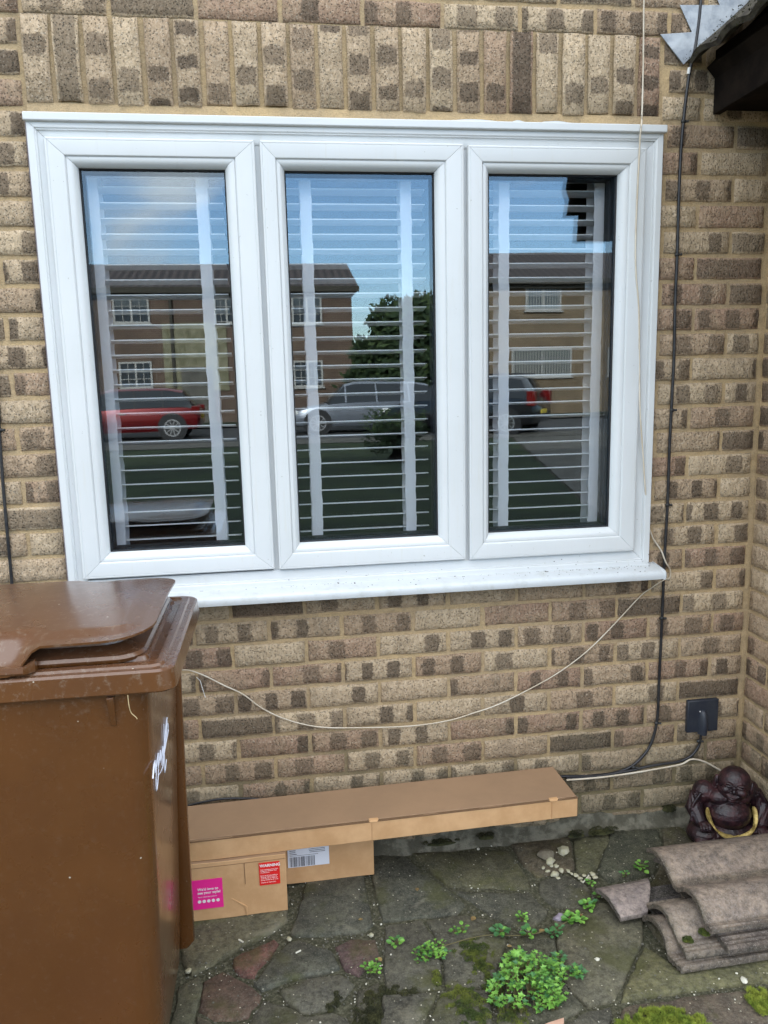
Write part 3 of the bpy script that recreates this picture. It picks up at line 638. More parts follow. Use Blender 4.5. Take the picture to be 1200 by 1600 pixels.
# socket plate
pl = thing('cable_outlet_plate', 'square black cable outlet plate low on the wall near the corner', 'outlet plate', (.0835, -.006, .378))
g = G(); g.box(-.0545, .0545, -.010, .006, -.056, .056); g.build('plate', MPLATE, pl, bevel=.003)
g = G(); g.loft([[(x*s_, -.010-d*(1-(x/.018)**2), z) for x in (-.018, -.012, -.005, .005, .012, .018)]+[(.018*s_, -.008, z), (-.018*s_, -.008, z)] for z, s_, d in ((.022, .35, .004), (.016, .65, .012), (.0, .8, .018), (-.03, 1, .022), (-.062, .9, .02))]); g.build('hood', MPLATE, pl, smooth=50)
for z in (.022, ):
    for x in (-.008, ): g = G(); g.ell((x-.004, -.0115, z-.004), (.0022, .0012, .0022), nu=8, nv=5); g.build('screw', MWHITE, pl, smooth=60)

# ------------------------------------------------------------ cardboard boxes
def carton(name, label, loc, rz, L, W, H, front_flap=True, mats=None, group='brown cardboard boxes under the window'):
    t = thing(name, label, 'box', loc, rz, group); g = G()
    # body as a loft so that the edges can sag a little
    rings = []
    nn = 26
    for i in range(nn+1):
        x = -L+L*i/nn; s = .0015*noise.noise(Vector((x*6, H, 1))); d = .002*noise.noise(Vector((x*9, H, 5)))
        rings.append([(x, d, 0), (x, d-.0005, H*.5), (x, d, H+s), (x, W*.5, H+s*1.6-.001), (x, W, H), (x, W, 0)])
    n0 = 0
    for i, r_ in enumerate(rings): g.v += [Vector(p) for p in r_]
    k = 6
    for i in range(nn):
        for j in range(k):
            a = i*k+j; b = i*k+(j+1) % k; g.f.append((a, b, b+k, a+k)); g.m.append(1 if j in (2, 3) else 0)
    g.f.append((5, 4, 3, 2, 1, 0)); g.m.append(0); e = nn*k; g.f.append(tuple(e+j for j in range(6))); g.m.append(0)
    g.build('carton_body', mats or [MCARD, MCARDT], t, smooth=35, bevel=.0018); return t
# placing: right-front-bottom corner + rotation, length runs to the left
a = onZ(905, 1243, .243); 
lb = carton('long_flat_box', 'long flat brown cardboard box lying on top of two smaller boxes under the window', (-.425, -.205, .181), R(1.6), 1.75, .192, .062)
g = G(); g.box(-1.746, -.004, .004, .19, .0625, .0655)
lid = g.build('lid_panel', MCARDT, lb, bevel=.001)
g = G(); g.box(-1.748, -.0005, -.0016, .0045, .0598, .0622); g.build('lid_shadow_gap', MDARKC, lb)
for xs in (-.632, -1.21, -.082):     # creases where the sleeve parts meet
    g = G(); g.loft([[(xs-.0012, .003, .002), (xs+.0012, .003, .002), (xs+.0012, -.0018, .002), (xs-.0012, -.0018, .002)], [(xs-.0012, .003, .058), (xs+.0012, .003, .058), (xs+.0012, -.0018, .058), (xs-.0012, -.0018, .058)], [(xs-.010, .004, .0645), (xs+.016, .004, .0645), (xs+.016, -.003, .061), (xs-.008, -.002, .061)], [(xs-.008, .009, .0668), (xs+.018, .009, .0668), (xs+.02, .0, .0655), (xs-.008, .0, .0655)]])
    g.build('crease', MCARD, lb, bevel=.0005)
g = G(); g.box(0.0, .0022, .004, .188, .003, .058); g.build('end_flap', MDARKC, lb, bevel=.0006)
b1 = carton('low_box', 'short brown cardboard box with a pink label and a red warning sticker', (-1.310, -.242, .002), R(1.0), .72, .20, .1785)
b2 = carton('label_box', 'brown cardboard box with a white barcode label, right of the pink-labelled box', (-1.043, -.122, .002), R(.5), .82, .11, .1785)
g = G(); g.loft([[(-.118, -.0022, .001), (-.114, -.0022, .001), (-.114, .004, .001), (-.118, .004, .001)], [(-.122, -.0032, .030), (-.115, -.0032, .030), (-.115, .004, .030), (-.122, .004, .030)], [(-.160, -.0022, .060), (-.156, -.0020, .061), (-.156, .004, .061), (-.160, .004, .060)]])
g.build('crushed_flap', MCARD, b1, bevel=.0008)
g = G(); g.box(-.40, -.0, -.0024, -.0016, .1655, .1662); g.box(-.117, -.1155, -.0024, -.0016, .1, .165); g.build('flap_line', MDARKC, b1)
def sticker(par, x0, x1, z0, z1, m, name, y=-.0026): g = G(); g.box(x0, x1, y, y+.0008, z0, z1); return g.build(name, m, par)
MPINK = mat('pink_label', (.82, .025, .27), .4); MRED = mat('red_label', (.75, .02, .02), .4); MLAB = mat('white_label', (.72, .74, .82), .5); MINK = mat('black_ink', (.03, .03, .04), .7)
TX = lambda par_loc, x, z, s=1.: Matrix.Translation((x, -.0030, z)) @ Matrix.Rotation(R(90), 4, 'X')
p = sticker(b1, -.39, -.180, .038, .129, MPINK, 'pink_label')
text("We'd love to\nsee your style!", .0108, MWHITE, TX(0, -.250, .096), 'label_text', p, .0002); text('Tag us  share your pictures', .0048, MWHITE, TX(0, -.250, .0745), 'label_text', p)
g = G()
for i in range(5): g.tube([(-.246+i*.0128, -.0027, .062), (-.246+i*.0128, -.0031, .062)], .0048, 12)
g.build('icon_dots', MWHITE, p); sticker(p, -.30, -.266, .055, .112, MLAB, 'white_patch', -.0030)
text('Scan to\nsee more', .006, MINK, Matrix.Translation((-.287, -.0032, .068)) @ Matrix.Rotation(R(90), 4, 'X'), 'label_text', p)
p = sticker(b1, -.076, -.018, .090, .160, MRED, 'warning_sticker')
text('WARNING', .0118, MWHITE, TX(0, -.0735, .147), 'warning_text', p, .0004)
for z, ls in ((.137, 'Keep packaging away from\nbabies and children. Risk\nof suffocation.'), (.1185, 'Small parts may present a\nchoking hazard. Keep all\ncords out of the reach of\nyoung children at all times.'), (.097, 'Dispose of responsibly.')): text(ls, .0046, MWHITE, TX(0, -.0725, z), 'warning_text', p)
p = sticker(b2, -.262, -.137, .056, .176, MLAB, 'barcode_label'); g = G(); random.seed(3); x = -.256
while x < -.182:
    w_ = random.choice([.0006, .001, .0018]); g.box(x, x+w_, -.0030, -.0026, .058, .090); x += w_+random.choice([.0008, .0012, .002])
g.build('barcode', MINK, p); g = G()
x = -.236
while x < -.146:
    w_ = random.choice([.0008, .0015, .003]); g.box(x, x+w_, -.0030, -.0026, .155, .1755); x += w_+random.choice([.0008, .0014])
g.build('barcode', MINK, p); g = G()
for z in (.098, .104, .110, .116): g.box(-.256, -.238+random.uniform(-.003, .004), -.0030, -.0026, z, z+.0018)
for z in (.101, .106, .111, .122, .128): g.box(-.205+random.uniform(-.01, .02), -.149, -.0030, -.0026, z, z+.0014)
g.box(-.256, -.17, -.0030, -.0026, .0935, .0945)
g.build('printed_lines', MINK, p)
sticker(b2, -.063, -.018, .12, .177, MRED, 'red_sticker')
text('WARNING', .009, MWHITE, TX(0, -.062, .148), 'warning_text', bpy.data.objects['red_sticker'])

# ------------------------------------------------------------ wheelie bin
bn = thing('wheelie_bin', 'brown plastic wheelie bin with its lid shut, standing left in front of the window', 'bin', (0, 0, 0))
BXR, BXL, BYN, BYF = -1.487, -2.19, -.893, -.372   # rim extents
def rrect(x0, x1, y0, y1, r, z, n=6, zf=None):
    out = []
    for cx_, cy_, a0 in ((x1-r, y1-r, 0), (x0+r, y1-r, 90), (x0+r, y0+r, 180), (x1-r, y0+r, 270)):
        for i in range(n+1):
            a = R(a0+90*i/n); x = cx_+r*math.cos(a); y = cy_+r*math.sin(a); out.append((x, y, z+(zf(x, y) if zf else 0)))
    return out
g = G(); rr = []
for z, xr, yn, yf, r in ((.045, -1.592, -.815, -.445, .03), (.07, -1.585, -.822, -.438, .045), (.16, -1.577, -.83, -.432, .05), (.5, -1.562, -.855, -.42, .055), (.88, -1.545, -.874, -.402, .055), (.955, -1.541, -.878, -.398, .055)):
    rr.append(rrect(-2.16+(.955-z)*.08, xr, yn, yf, r, z))
g.loft(rr)
body = g.build('body', MBIN, bn, smooth=40)
g = G()      # rear corner rib, wall-side, and small gusset under the rim
g.loft([rrect(-1.575, -1.538, -.424, -.396, .008, .93, 3), rrect(-1.585, -1.548, -.424, -.396, .008, .5, 3), rrect(-1.592, -1.553, -.424, -.398, .008, .075, 3), rrect(-1.595, -1.57, -.42, -.40, .006, .055, 3)])
g.build('corner_rib', MBIN, bn, smooth=40)
g = G(); g.loft([[(-1.612, -.874, .945), (-1.600, -.874, .945), (-1.600, -.8925, .945), (-1.612, -.8925, .945)], [(-1.611, -.871, .885), (-1.601, -.871, .885), (-1.601, -.8765, .885), (-1.611, -.8765, .885)]]); g.build('gusset', MBIN, bn, bevel=.001)
g = G()      # rim collar: outer skirt, flat top, inner up-stand
def R4(ins, z, r=.032): return rrect(BXL+ins, BXR-ins, BYN+ins, BYF-ins, max(r-ins*.3, .012), z, 7)
g.loft([R4(.040, .950), R4(.002, .950), R4(.0, .953), R4(.004, .988), R4(.009, .992), R4(.020, .9925), R4(.023, .997), R4(.036, .9985), R4(.040, .9935), R4(.055, .9935), R4(.058, 1.002), R4(.064, 1.003), R4(.067, .99), R4(.1, .985)], caps=False)
g.build('rim', MBIN, bn, smooth=30)
# lid
g = G()
def L4(x1, y0, y1, z, r, zf=None): return rrect(-2.17, x1, y0, y1, r, z, 8, zf)
crown = lambda x, y: .016*math.cos(max(-1, min(1, (y+.64)/.27))*math.pi/2)+.006*math.sin((x+1.5)*5)
g.loft([L4(-1.552, -.853, -.412, .998, .05), L4(-1.548, -.857, -.408, 1.006, .05), L4(-1.552, -.853, -.412, 1.012, .05), L4(-1.565, -.835, -.425, 1.014, .05), L4(-1.580, -.815, -.44, 1.022, .055), L4(-1.585, -.810, -.445, 1.047, .055)], caps=True)
g.build('lid_lip', MBIN, bn, smooth=30)
g = G()      # broad top plate with handle flange; its near side turns down into a skirt
def sm(t): t = max(0., min(1., t)); return t*t*(3-2*t)
NX, NY = 46, 30; topv = []
for i in range(NX+1):
    x = -2.17+.64*i/NX
    if i > NX-12: k_ = (i-(NX-12))/12; x = -2.17+.64*(NX-12)/NX+.64*12/NX*math.sin(k_*math.pi/2)
    rc = .085; dx = x-(-1.530-rc); inset = rc-math.sqrt(max(0, rc*rc-dx*dx)) if dx > 0 else 0
    wide = sm((-1.725-x)/.05)
    yn = -.870+inset-.016*wide; yf = -.400-inset
    for j in range(NY+1):
        tt = j/NY; tt = .5-.5*math.cos(tt*math.pi) if 0 else tt; y = yn+(yf-yn)*tt
        din = min(-1.530-x, y-(-.870), -.400-y)              # distance from the flange edge
        z = 1.0535+crown(x, y)*.9-.006*(1-sm((din-.036)/.010))*(1-wide)
        z -= .050*wide*sm(( -.795-y)/.098)**.9
        z -= .010*(1-wide)*sm((x+1.62)/.1)*0
        z += .0008*noise.noise(Vector((x*9, y*9, 4)))
        topv.append(Vector((x, y, z)))
n0 = 0; g.v = topv+[p-Vector((0, 0, .0042)) for p in topv]; o2 = len(topv); W1 = NY+1
for i in range(NX):
    for j in range(NY):
        a_ = i*W1+j; g.f.append((a_, a_+W1, a_+W1+1, a_+1)); g.f.append((o2+a_, o2+a_+1, o2+a_+W1+1, o2+a_+W1))
bd = [i*W1 for i in range(NX+1)]+[NX*W1+j for j in range(1, NY+1)]+[i*W1+NY for i in range(NX-1, -1, -1)]+[j for j in range(NY-1, 0, -1)]
for q_ in range(len(bd)): a_, b_ = bd[q_], bd[(q_+1) % len(bd)]; g.f.append((a_, o2+a_, o2+b_, b_))
g.m = [0]*len(g.f); lidp = g.build('lid', MBIN, bn, smooth=50)
g = G(); g.loft([[(x, -.884-.002, .9992), (x, -.888, 1.003), (x, -.886, 1.0125), (x, -.872, 1.0135), (x, -.866, .9992)] for x in (-2.17, -2.0, -1.85, -1.752)]+[[(-1.735, -.872, .9992), (-1.735, -.874, 1.003), (-1.735, -.872, 1.02), (-1.735, -.864, 1.022), (-1.735, -.858, .9992)]]); g.build('lid_edge', MBIN, bn, smooth=35)
g = G(); g.tube([(-2.19, -.80, 1.02), (-2.19, -.47, 1.02)], .014, 12); g.build('hinge_handle', MBIN, bn, smooth=40)
for yy in (-.88, -.385):
    g = G(); g.tube([(-2.12, yy-.02, .1), (-2.12, yy+.02, .1)], .1, 24); g.build('wheel', MGASK, bn, smooth=40)
g = G(); g.tube([(-2.12, -.86, .1), (-2.12, -.40, .1)], .01, 8); g.build('axle', MGASK, bn)
g = G(); g.box(-1.66, -1.60, -.78, -.48, .0, .05); g.build('front_foot', MBIN, bn, bevel=.01)
# hand-written white marker squiggle down the front face
def fx(z): return -1.5405+(z-.955)*.046
MK = [(0,0),(.1,.8),(.2,.05),(.3,.95),(.38,.0),(.45,-.5),(.52,.0),(.62,.55),(.7,.1),(.78,.9),(.85,.15),(.95,1.0),(1.0,.3),(1.08,.5),(1.15,.1),(1.22,.65),(1.3,.2),(1.4,.45)]
XF = -1.5395
def mk(pts, r_): g.tube(smooth_pts([(lambda p: (fx(p.z)+.0015, p.y, p.z))((CAM+ray(x, y)*((XF-CAM.x)/ray(x, y).x))) for x, y in pts], 3), r_, 6)
g = G()
mk([(246, 1216), (247, 1194), (249, 1188), (250, 1206), (252, 1185), (254, 1180), (254, 1200), (257, 1172), (258, 1190), (261, 1166), (262, 1182), (264, 1145), (266, 1121), (266, 1150), (263, 1180), (266, 1160), (269, 1140), (268, 1130)], .0014)
mk([(253, 1176), (251, 1200), (253, 1235), (255, 1212), (254, 1176)], .0011)
mk([(256, 1210), (262, 1198), (264, 1178), (266, 1206), (268, 1186)], .0012); mk([(261, 1131), (263, 1170), (260, 1195)], .0010)
g.build('marker_writing', mat('white_marker', (.75, .78, .9), .4), bn, smooth=60)
g = G(); g.tube(smooth_pts([(-1.573, -.894, .95), (-1.572, -.8955, .93), (-1.570, -.892, .915), (-1.562, -.893, .906), (-1.560, -.893, .902)], 4), .0008, 6); g.build('dry_stalk', mat('straw', (.5, .38, .2), .8), bn)

# ------------------------------------------------------------ roof tile stack
def tile_mesh(name, L, y0, y1, parent=None, col=(.135, .105, .095), seed=0, ragged=.0, taper=0., amp=1.):
    """long concrete interlocking tile, profile across y (0 = back edge): two rolls, a trough and a ribbed side lap"""
    def prof(y):
        if y < .155: return .008+.034*amp*math.sin((y+.014)/.169*math.pi)**.75
        if y < .180: return .010
        if y < .315: return .010+.037*amp*math.sin((y-.18)/.135*math.pi)**.75
        if y < .322: return .006
        return .006+(.004 if int((y-.322)/.0075) % 2 else 0)
    g = G(); g.bk = []; ys = [y0+(y1-y0)*i/64 for i in range(65)]; rings = []
    nx = 22
    for i in range(nx+1):
        t = (0, .02, .05)[i] if i < 3 else .05+.95*(i-2)/(nx-2); ring = []
        for y in ys:
            x = L*t*(1-taper*((y-y0)/(y1-y0))**1.3)
            if t == 0: x += ragged*noise.noise(Vector((y*14, seed, 0)))+ragged*.4*noise.noise(Vector((y*50, seed, 3)))
            if i == nx: x += ragged*.3*noise.noise(Vector((y*20, seed, 8)))
            ring.append((x, -(y-y0), prof(y)+.0010*noise.noise(Vector((x*40, y*40, seed)))))
        for y in reversed(ys):
            x = L*t*(1-taper*((y-y0)/(y1-y0))**1.3)
            if t == 0: x += ragged*noise.noise(Vector((y*14, seed, 0)))+.003*noise.noise(Vector((y*50, seed, 7)))
            ring.append((x, -(y-y0), prof(y)-.013))
        rings.append(ring)
    g.loft(rings)
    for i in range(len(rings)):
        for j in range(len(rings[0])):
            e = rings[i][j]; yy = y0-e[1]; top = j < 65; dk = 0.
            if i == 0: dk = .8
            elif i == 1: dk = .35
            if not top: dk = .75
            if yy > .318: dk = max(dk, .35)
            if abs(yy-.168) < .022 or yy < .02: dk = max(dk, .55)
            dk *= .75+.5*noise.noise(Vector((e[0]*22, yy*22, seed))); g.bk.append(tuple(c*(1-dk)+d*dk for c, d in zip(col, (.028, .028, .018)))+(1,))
    return g.build(name, MTILE, parent, smooth=40)
def rtile(label, loc, rz, L, y0, y1, col, seed, rx=0., ragged=0., taper=0., amp=1.):
    o = tile_mesh('roof_tile', L, y0, y1, None, col, seed, ragged, taper, amp); o.location = loc; o.rotation_euler = (rx, 0, rz); tag(o, label, 'roof tile', 'broken roof tiles piled on the paving'); return o
TZ = R(2.)
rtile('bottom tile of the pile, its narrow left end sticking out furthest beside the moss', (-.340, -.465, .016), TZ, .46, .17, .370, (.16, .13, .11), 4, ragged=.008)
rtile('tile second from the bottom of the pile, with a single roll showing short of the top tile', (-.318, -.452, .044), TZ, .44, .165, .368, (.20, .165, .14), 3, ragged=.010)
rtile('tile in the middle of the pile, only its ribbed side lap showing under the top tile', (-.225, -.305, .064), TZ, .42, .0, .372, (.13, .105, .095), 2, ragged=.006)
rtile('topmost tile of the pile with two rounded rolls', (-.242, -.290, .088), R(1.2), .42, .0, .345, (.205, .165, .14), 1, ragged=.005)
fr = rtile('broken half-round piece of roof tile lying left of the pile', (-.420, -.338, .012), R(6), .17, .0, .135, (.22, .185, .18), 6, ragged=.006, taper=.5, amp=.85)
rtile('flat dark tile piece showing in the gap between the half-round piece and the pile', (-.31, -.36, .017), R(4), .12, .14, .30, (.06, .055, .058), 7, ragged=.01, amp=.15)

# ------------------------------------------------------------ laughing statue
def statue():
    t = thing('seated_statue', 'dark maroon pot-bellied statue with gold trim seated in the wall corner', 'statue', (.107, -.135, 0), R(-8))
    t.scale = (1.09, 1.04, .95)
    g = G(); k = 1.
    tilt = Matrix.Rotation(R(8), 4, 'Y') @ Matrix.Rotation(R(-6), 4, 'X')
    g.ell((0, 0, .022), (.112, .088, .026), nu=28)
    g.ell((0, .0, .055), (.105, .078, .040), nu=24)                # draped lap
    for s in (-1, 1): g.ell((s*.075, -.028, .050), (.046, .050, .036), nu=18)   # knees
    g.ell((0, .012, .135), (.072, .058, .085), nu=24)              # torso
    g.ell((0, -.026, .118), (.062, .052, .056), nu=26)             # belly
    for s in (-1, 1): g.ell((s*.030, -.020, .176), (.034, .030, .028), nu=18)   # chest
    for s in (-1, 1): g.ell((s*.064, .008, .178), (.034, .034, .038), nu=16)    # shoulders
    # right arm (image left) down on the thigh, left arm resting on the knee
    g.tube([(-.078, .004, .170), (-.098, -.006, .128), (-.088, -.036, .092)], [.030, .027, .019], 12); g.ell((-.088, -.036, .092), (.018, .018, .016))
    g.tube([(.078, .004, .170), (.104, -.006, .125), (.086, -.052, .082)], [.030, .028, .019], 12)
    g.ell((-.084, -.050, .092), (.018, .018, .014)); g.ell((.078, -.064, .078), (.019, .018, .013))
    for i in range(4):
        g.tube([(-.096+i*.0085, -.058, .098), (-.098+i*.0085, -.070, .092), (-.097+i*.0085, -.073, .082)], [.0052, .0048, .004], 8)
        g.tube([(.066+i*.0085, -.074, .082), (.066+i*.0085, -.086, .075), (.067+i*.0085, -.088, .066)], [.0052, .0048, .004], 8)
    g.tube([(-.072, -.05, .09), (-.066, -.063, .085)], [.006, .005], 8); g.tube([(.062, -.062, .078), (.056, -.074, .072)], [.006, .005], 8)
    for sx, yy in ((-.056, -.078), (-.094, -.066)):                # feet with toes
        g.ell((sx, yy+.006, .040), (.019, .024, .018))
        for i in range(5): g.ell((sx-.014+i*.0072, yy-.014+abs(i-1.4)*.002, .034+.004*(i < 1)), (.0044, .006, .0052), nu=10, nv=6)
    # robe folds
    for i in range(7):
        a = -1.15+i*.36; x0 = math.sin(a)*.06; g.tube(smooth_pts([(x0*.8, -.062+abs(a)*.01, .075), (x0*1.25, -.082+abs(a)*.014, .048), (x0*1.7, -.086+abs(a)*.025, .016)], 4), .0048, 8)
    for s in (-1, 1):
        for j in range(3): g.tube(smooth_pts([(s*(.060+j*.012), -.012-j*.004, .205-j*.008), (s*(.088+j*.010), -.016-j*.004, .165-j*.01), (s*(.098+j*.008), -.022-j*.005, .118-j*.012)], 4), .0042, 8)
    H = Matrix.Translation((.008, -.028, .228)) @ Matrix.Rotation(R(8), 4, 'Y') @ Matrix.Rotation(R(-22), 4, 'Z') @ Matrix.Rotation(R(6), 4, 'X')
    def E(c, r, **k_): g.ell(H @ (Vector(c)*1.06), [q*1.06 for q in r], T=H.to_3x3().to_4x4(), **k_)
    E((0, .004, .004), (.043, .043, .047), nu=26, nv=16); E((0, -.006, -.022), (.041, .036, .026), nu=22)      # skull, jowls
    E((0, -.018, -.045), (.026, .018, .011))                                                                # double chin
    for s in (-1, 1):
        E((s*.020, -.033, -.009), (.0135, .0115, .0120)); E((s*.046, .006, -.012), (.007, .010, .024))         # cheeks, long ears
        E((s*.0155, -.0375, .0165), (.0105, .0050, .0030)); E((s*.0155, -.0370, .0070), (.0092, .0050, .0036))  # brow, lid
    E((0, -.045, -.004), (.0058, .0085, .0095)); 
    for s in (-1, 1): E((s*.0065, -.0430, -.0085), (.0046, .0058, .0042))
    g.tube([H @ (Vector(p)*1.06) for p in ((-.019, -.037, -.019), (-.010, -.042, -.0245), (0, -.0435, -.0262), (.010, -.042, -.0245), (.019, -.037, -.019))], .0026, 8)
    g.tube([H @ (Vector(p)*1.06) for p in ((-.012, -.037, -.030), (0, -.041, -.0345), (.012, -.037, -.030))], .0030, 8)
    E((0, -.034, -.041), (.011, .009, .008))
    o = g.build('figure', MBUD, t); m = o.modifiers.new('r', 'REMESH'); m.mode = 'VOXEL'; m.voxel_size = .0015; m.use_smooth_shade = True
    s2 = o.modifiers.new('s', 'SMOOTH'); s2.factor = .5; s2.iterations = 1
    g = G()     # gold robe hem hanging in an arc under the belly, from shoulder to shoulder
    def arc(a, dx=0): return (math.sin(a)*(.069+dx), -.050-.032*math.cos(a)*.9-(.0 if abs(a) < 1 else -.012*(abs(a)-1)), .128-.070*math.cos(a))
    rings = []
    for i in range(31):
        u = -1.78+3.56*i/30; c = Vector(arc(u)); wd = .0095*(.35+.65*abs(math.cos(u*1.75)))*(1-.25*(abs(u)/1.78)**2)*(1 if abs(u) < 1.75 else .4)*(1+.18*noise.noise(Vector((u*6, 0, 0)))); d = Vector((math.sin(u), -.25, -math.cos(u))).normalized()
        rings.append([c-d*wd+Vector((0, .004, 0)), c-d*wd*.5+Vector((0, -.004, 0)), c+d*wd*.5+Vector((0, -.004, 0)), c+d*wd+Vector((0, .004, 0))])
    g.loft(rings); g.build('gold_hem', MGOLD, t, smooth=60)
    g = G()
    for s in (-1, 1): g.loft([[(s*(.070-.004*j), -.042-.003*j, .12+.0*j)] * 1 + [(s*(.078-.003*j), -.040, .125)] + [(s*(.072), -.044, .150-.004*j)] for j in (0, 1)])
    return t
statue()

# ------------------------------------------------------------ plants, moss and stones
def leaf(g, base, d, up, size, kind=0, m=0):
    d = d.normalized(); s = d.cross(up).normalized(); up = s.cross(d)
    if kind == 0: o_ = [(0, 0), (.18, .26), (.5, .40), (.8, .24), (1, 0), (.8, -.24), (.5, -.40), (.18, -.26)]
    else: o_ = [(0, 0), (-.05, .32), (.25, .22), (.38, .58), (.58, .22), (1, 0), (.58, -.22), (.38, -.58), (.25, -.22), (-.05, -.32)]
    n0 = len(g.v); g.v.append(base+d*size*.45-up*size*.06)
    for a_, b_ in o_: g.v.append(base+d*size*a_+s*size*b_+up*size*(.16*abs(b_)-.10*a_*a_))
    k = len(o_)
    for i in range(k): g.f.append((n0, n0+1+i, n0+1+(i+1) % k)); g.m.append(m)
def sprig(g, g2, c, n, sz, h, kind):
    """small rosette of leaflets on thin stalks"""
    for i in range(n):
        a = 2*math.pi*i/n+random.uniform(-.4, .4); tip = c+Vector((math.cos(a)*sz*.5, math.sin(a)*sz*.5, h*random.uniform(.6, 1.1)))
        g2.tube([c, c.lerp(tip, .5)+Vector((0, 0, h*.2)), tip], .0006, 4)
        d = Vector((math.cos(a), math.sin(a), random.uniform(-.1, .5))); leaf(g, tip, d, Vector((0, 0, 1))+Vector((random.uniform(-.3, .3),)*3), sz*random.uniform(.8, 1.15), kind, 0 if random.random() < .75 else 1)
def plant(name, label, px, spr, kind=0, cat='plant', mats=None, group='small weeds in the paving joints'):
    c0 = onZ(px[0], px[1], 0.); t = thing(name, label, cat, c0, 0, group); g, g2 = G(), G()
    for (dx, dy, n, sz, h) in spr: sprig(g, g2, Vector((dx, dy, random.uniform(0, .004))), n, sz, h, kind)
    g.build('leaves', mats or [MLEAF, MLEAF2], t, rec=False); g2.build('stems', MSTEM, t); return t
random.seed(11)
sp = []
for i in range(230):
    a = random.random()*6.28; r_ = math.sqrt(random.random()); x = r_*math.cos(a)*.092+.012*math.sin(a*3); y = r_*math.sin(a)*.085+.01*math.cos(a*4); hh = .062*(1-r_*r_)+.012
    sp.append((x, y, random.choice([3, 3, 4]), random.uniform(.008, .0175), hh+random.uniform(-.006, .01)))
plant('leafy_clump', 'large dense clump of bright green lobed leaves, the biggest plant on the paving', (826, 1548), sp, 1, mats=[MLEAF, MLEAF2])
def few(n, r_, s0=.012, s1=.018): return [(random.uniform(-r_, r_), random.uniform(-r_, r_)*.7, random.choice([4, 5]), random.uniform(s0, s1), random.uniform(.008, .02)) for _ in range(n)]
plant('weed', 'wide low weed of many small leaves left of the large leafy clump', (672, 1492), few(22, .042, .009, .013), 1, mats=[MLEAF, MLEAF2])
plant('weed', 'yellow-green weed in the joint beside the purple slab', (580, 1518), few(7, .015, .010, .014), 0, mats=[MLEAF, MLEAF])
plant('weed', 'tiny weed of pointed leaves at the left end of the wide low weed', (618, 1478), few(2, .006, .013, .017), 0)
plant('weed', 'pair of dull green sprigs above the moss, left of the large clump', (714, 1456), few(4, .022, .010, .014), 0)
plant('weed', 'dark-leaved sprig above the large clump', (784, 1462), few(3, .008, .014, .02), 0, mats=[MLEAF2, MLEAF])
plant('weed', 'upright light green sprig behind the white chip', (815, 1440), few(3, .008, .010, .014), 0)
plant('weed', 'star-shaped sprig just above the top of the large clump', (828, 1466), few(3, .010, .012, .018), 0)
plant('weed', 'small sprig of leaves right of the large clump top', (872, 1503), few(2, .008, .014, .02), 1, mats=[MLEAF2, MLEAF])
plant('weed', 'blue-green leafy sprig at the right side of the large clump', (897, 1528), few(6, .014, .012, .018), 1, mats=[MLEAF2, MLEAF])
plant('weed', 'tall light green weed right of the purple stone', (898, 1442), few(6, .016, .014, .019), 0, mats=[MLEAF, MLEAF])
plant('weed', 'weed between the purple stone and the half-round tile piece', (918, 1420), few(5, .012, .014, .019), 0)
plant('weed', 'small pale weed close to the left tip of the half-round tile piece', (937, 1402), few(2, .006, .011, .014), 0, mats=[MLEAF, MLEAF])
plant('weed', 'small weed beside the pale rubble', (925, 1383), few(2, .007, .010, .013), 0)
plant('weed', 'five-leaved weed behind the half-round tile piece', (1000, 1362), few(3, .010, .014, .018), 0, mats=[MLEAF, MLEAF])
plant('weed', 'faint tiny weed left of the five-leaved weed', (975, 1372), few(2, .008, .009, .012), 0)
plant('weed', 'dull weed under the purple stone', (868, 1462), few(4, .012, .011, .015), 0, mats=[MLEAF2, MLEAF2])
g = G(); g.tube(smooth_pts([onZ(x, y, .008+.004*(i % 2)) for i, (x, y) in enumerate([(668, 1484), (700, 1476), (735, 1466), (765, 1461), (800, 1462), (835, 1459), (865, 1450), (895, 1436)])], 5), .0012, 6); tag(g.build('creeping_stem', MSTEM, smooth=60), 'thin brown creeping stem running between the weeds above the large clump', 'stem')
def moss(name, label, blobs, m, n=1., up=.012):
    g = G()
    for (x, y, rx, ry, z0) in blobs:
        c = onZ(x, y, z0); N = int(8500*(rx*ry)/(34*34)*n)
        sx = rx/1000*1.95; sy_ = ry/1000*2.5
        for i in range(N):
            a = random.random()*6.28; r_ = math.sqrt(random.random()); px_, py_ = c.x+math.cos(a)*r_*sx, c.y+math.sin(a)*r_*sy_
            nn_ = noise.noise(Vector((px_*55, py_*55, 2)))
            if r_ > .62+.7*nn_: continue
            h = max(.0, (1-r_*r_))*up*(.8+nn_); p = Vector((px_, py_, z0-.004+h)); L = random.uniform(.0025, .006); L *= (1 if up < .019 else 1.8); a2 = random.random()*6.28
            d = Vector((math.cos(a2)*.8, math.sin(a2)*.8, random.uniform(.4, 1.2))).normalized()*L; e = Vector((-math.sin(a2), math.cos(a2), 0))*.0009
            k = len(g.v); g.v += [p-e, p+e, p+d]; g.f.append((k, k+1, k+2)); g.m.append(0)
        gg = []
        rings = []
        for i in range(5):
            rr_ = (1, .8, .55, .3, .05)[i]; rings.append([(c.x+math.cos(6.283*j/20)*rr_*sx*.62*(1+.25*noise.noise(Vector((j*.9, x, 0)))), c.y+math.sin(6.283*j/20)*rr_*sy_*.62*(1+.25*noise.noise(Vector((j*.9, x, 0)))), z0-.006+up*.8*(1-rr_*rr_)) for j in range(20)])
        g.loft(rings)
    return tag(g.build(name, m, rec=False), label, 'moss', kind='stuff')
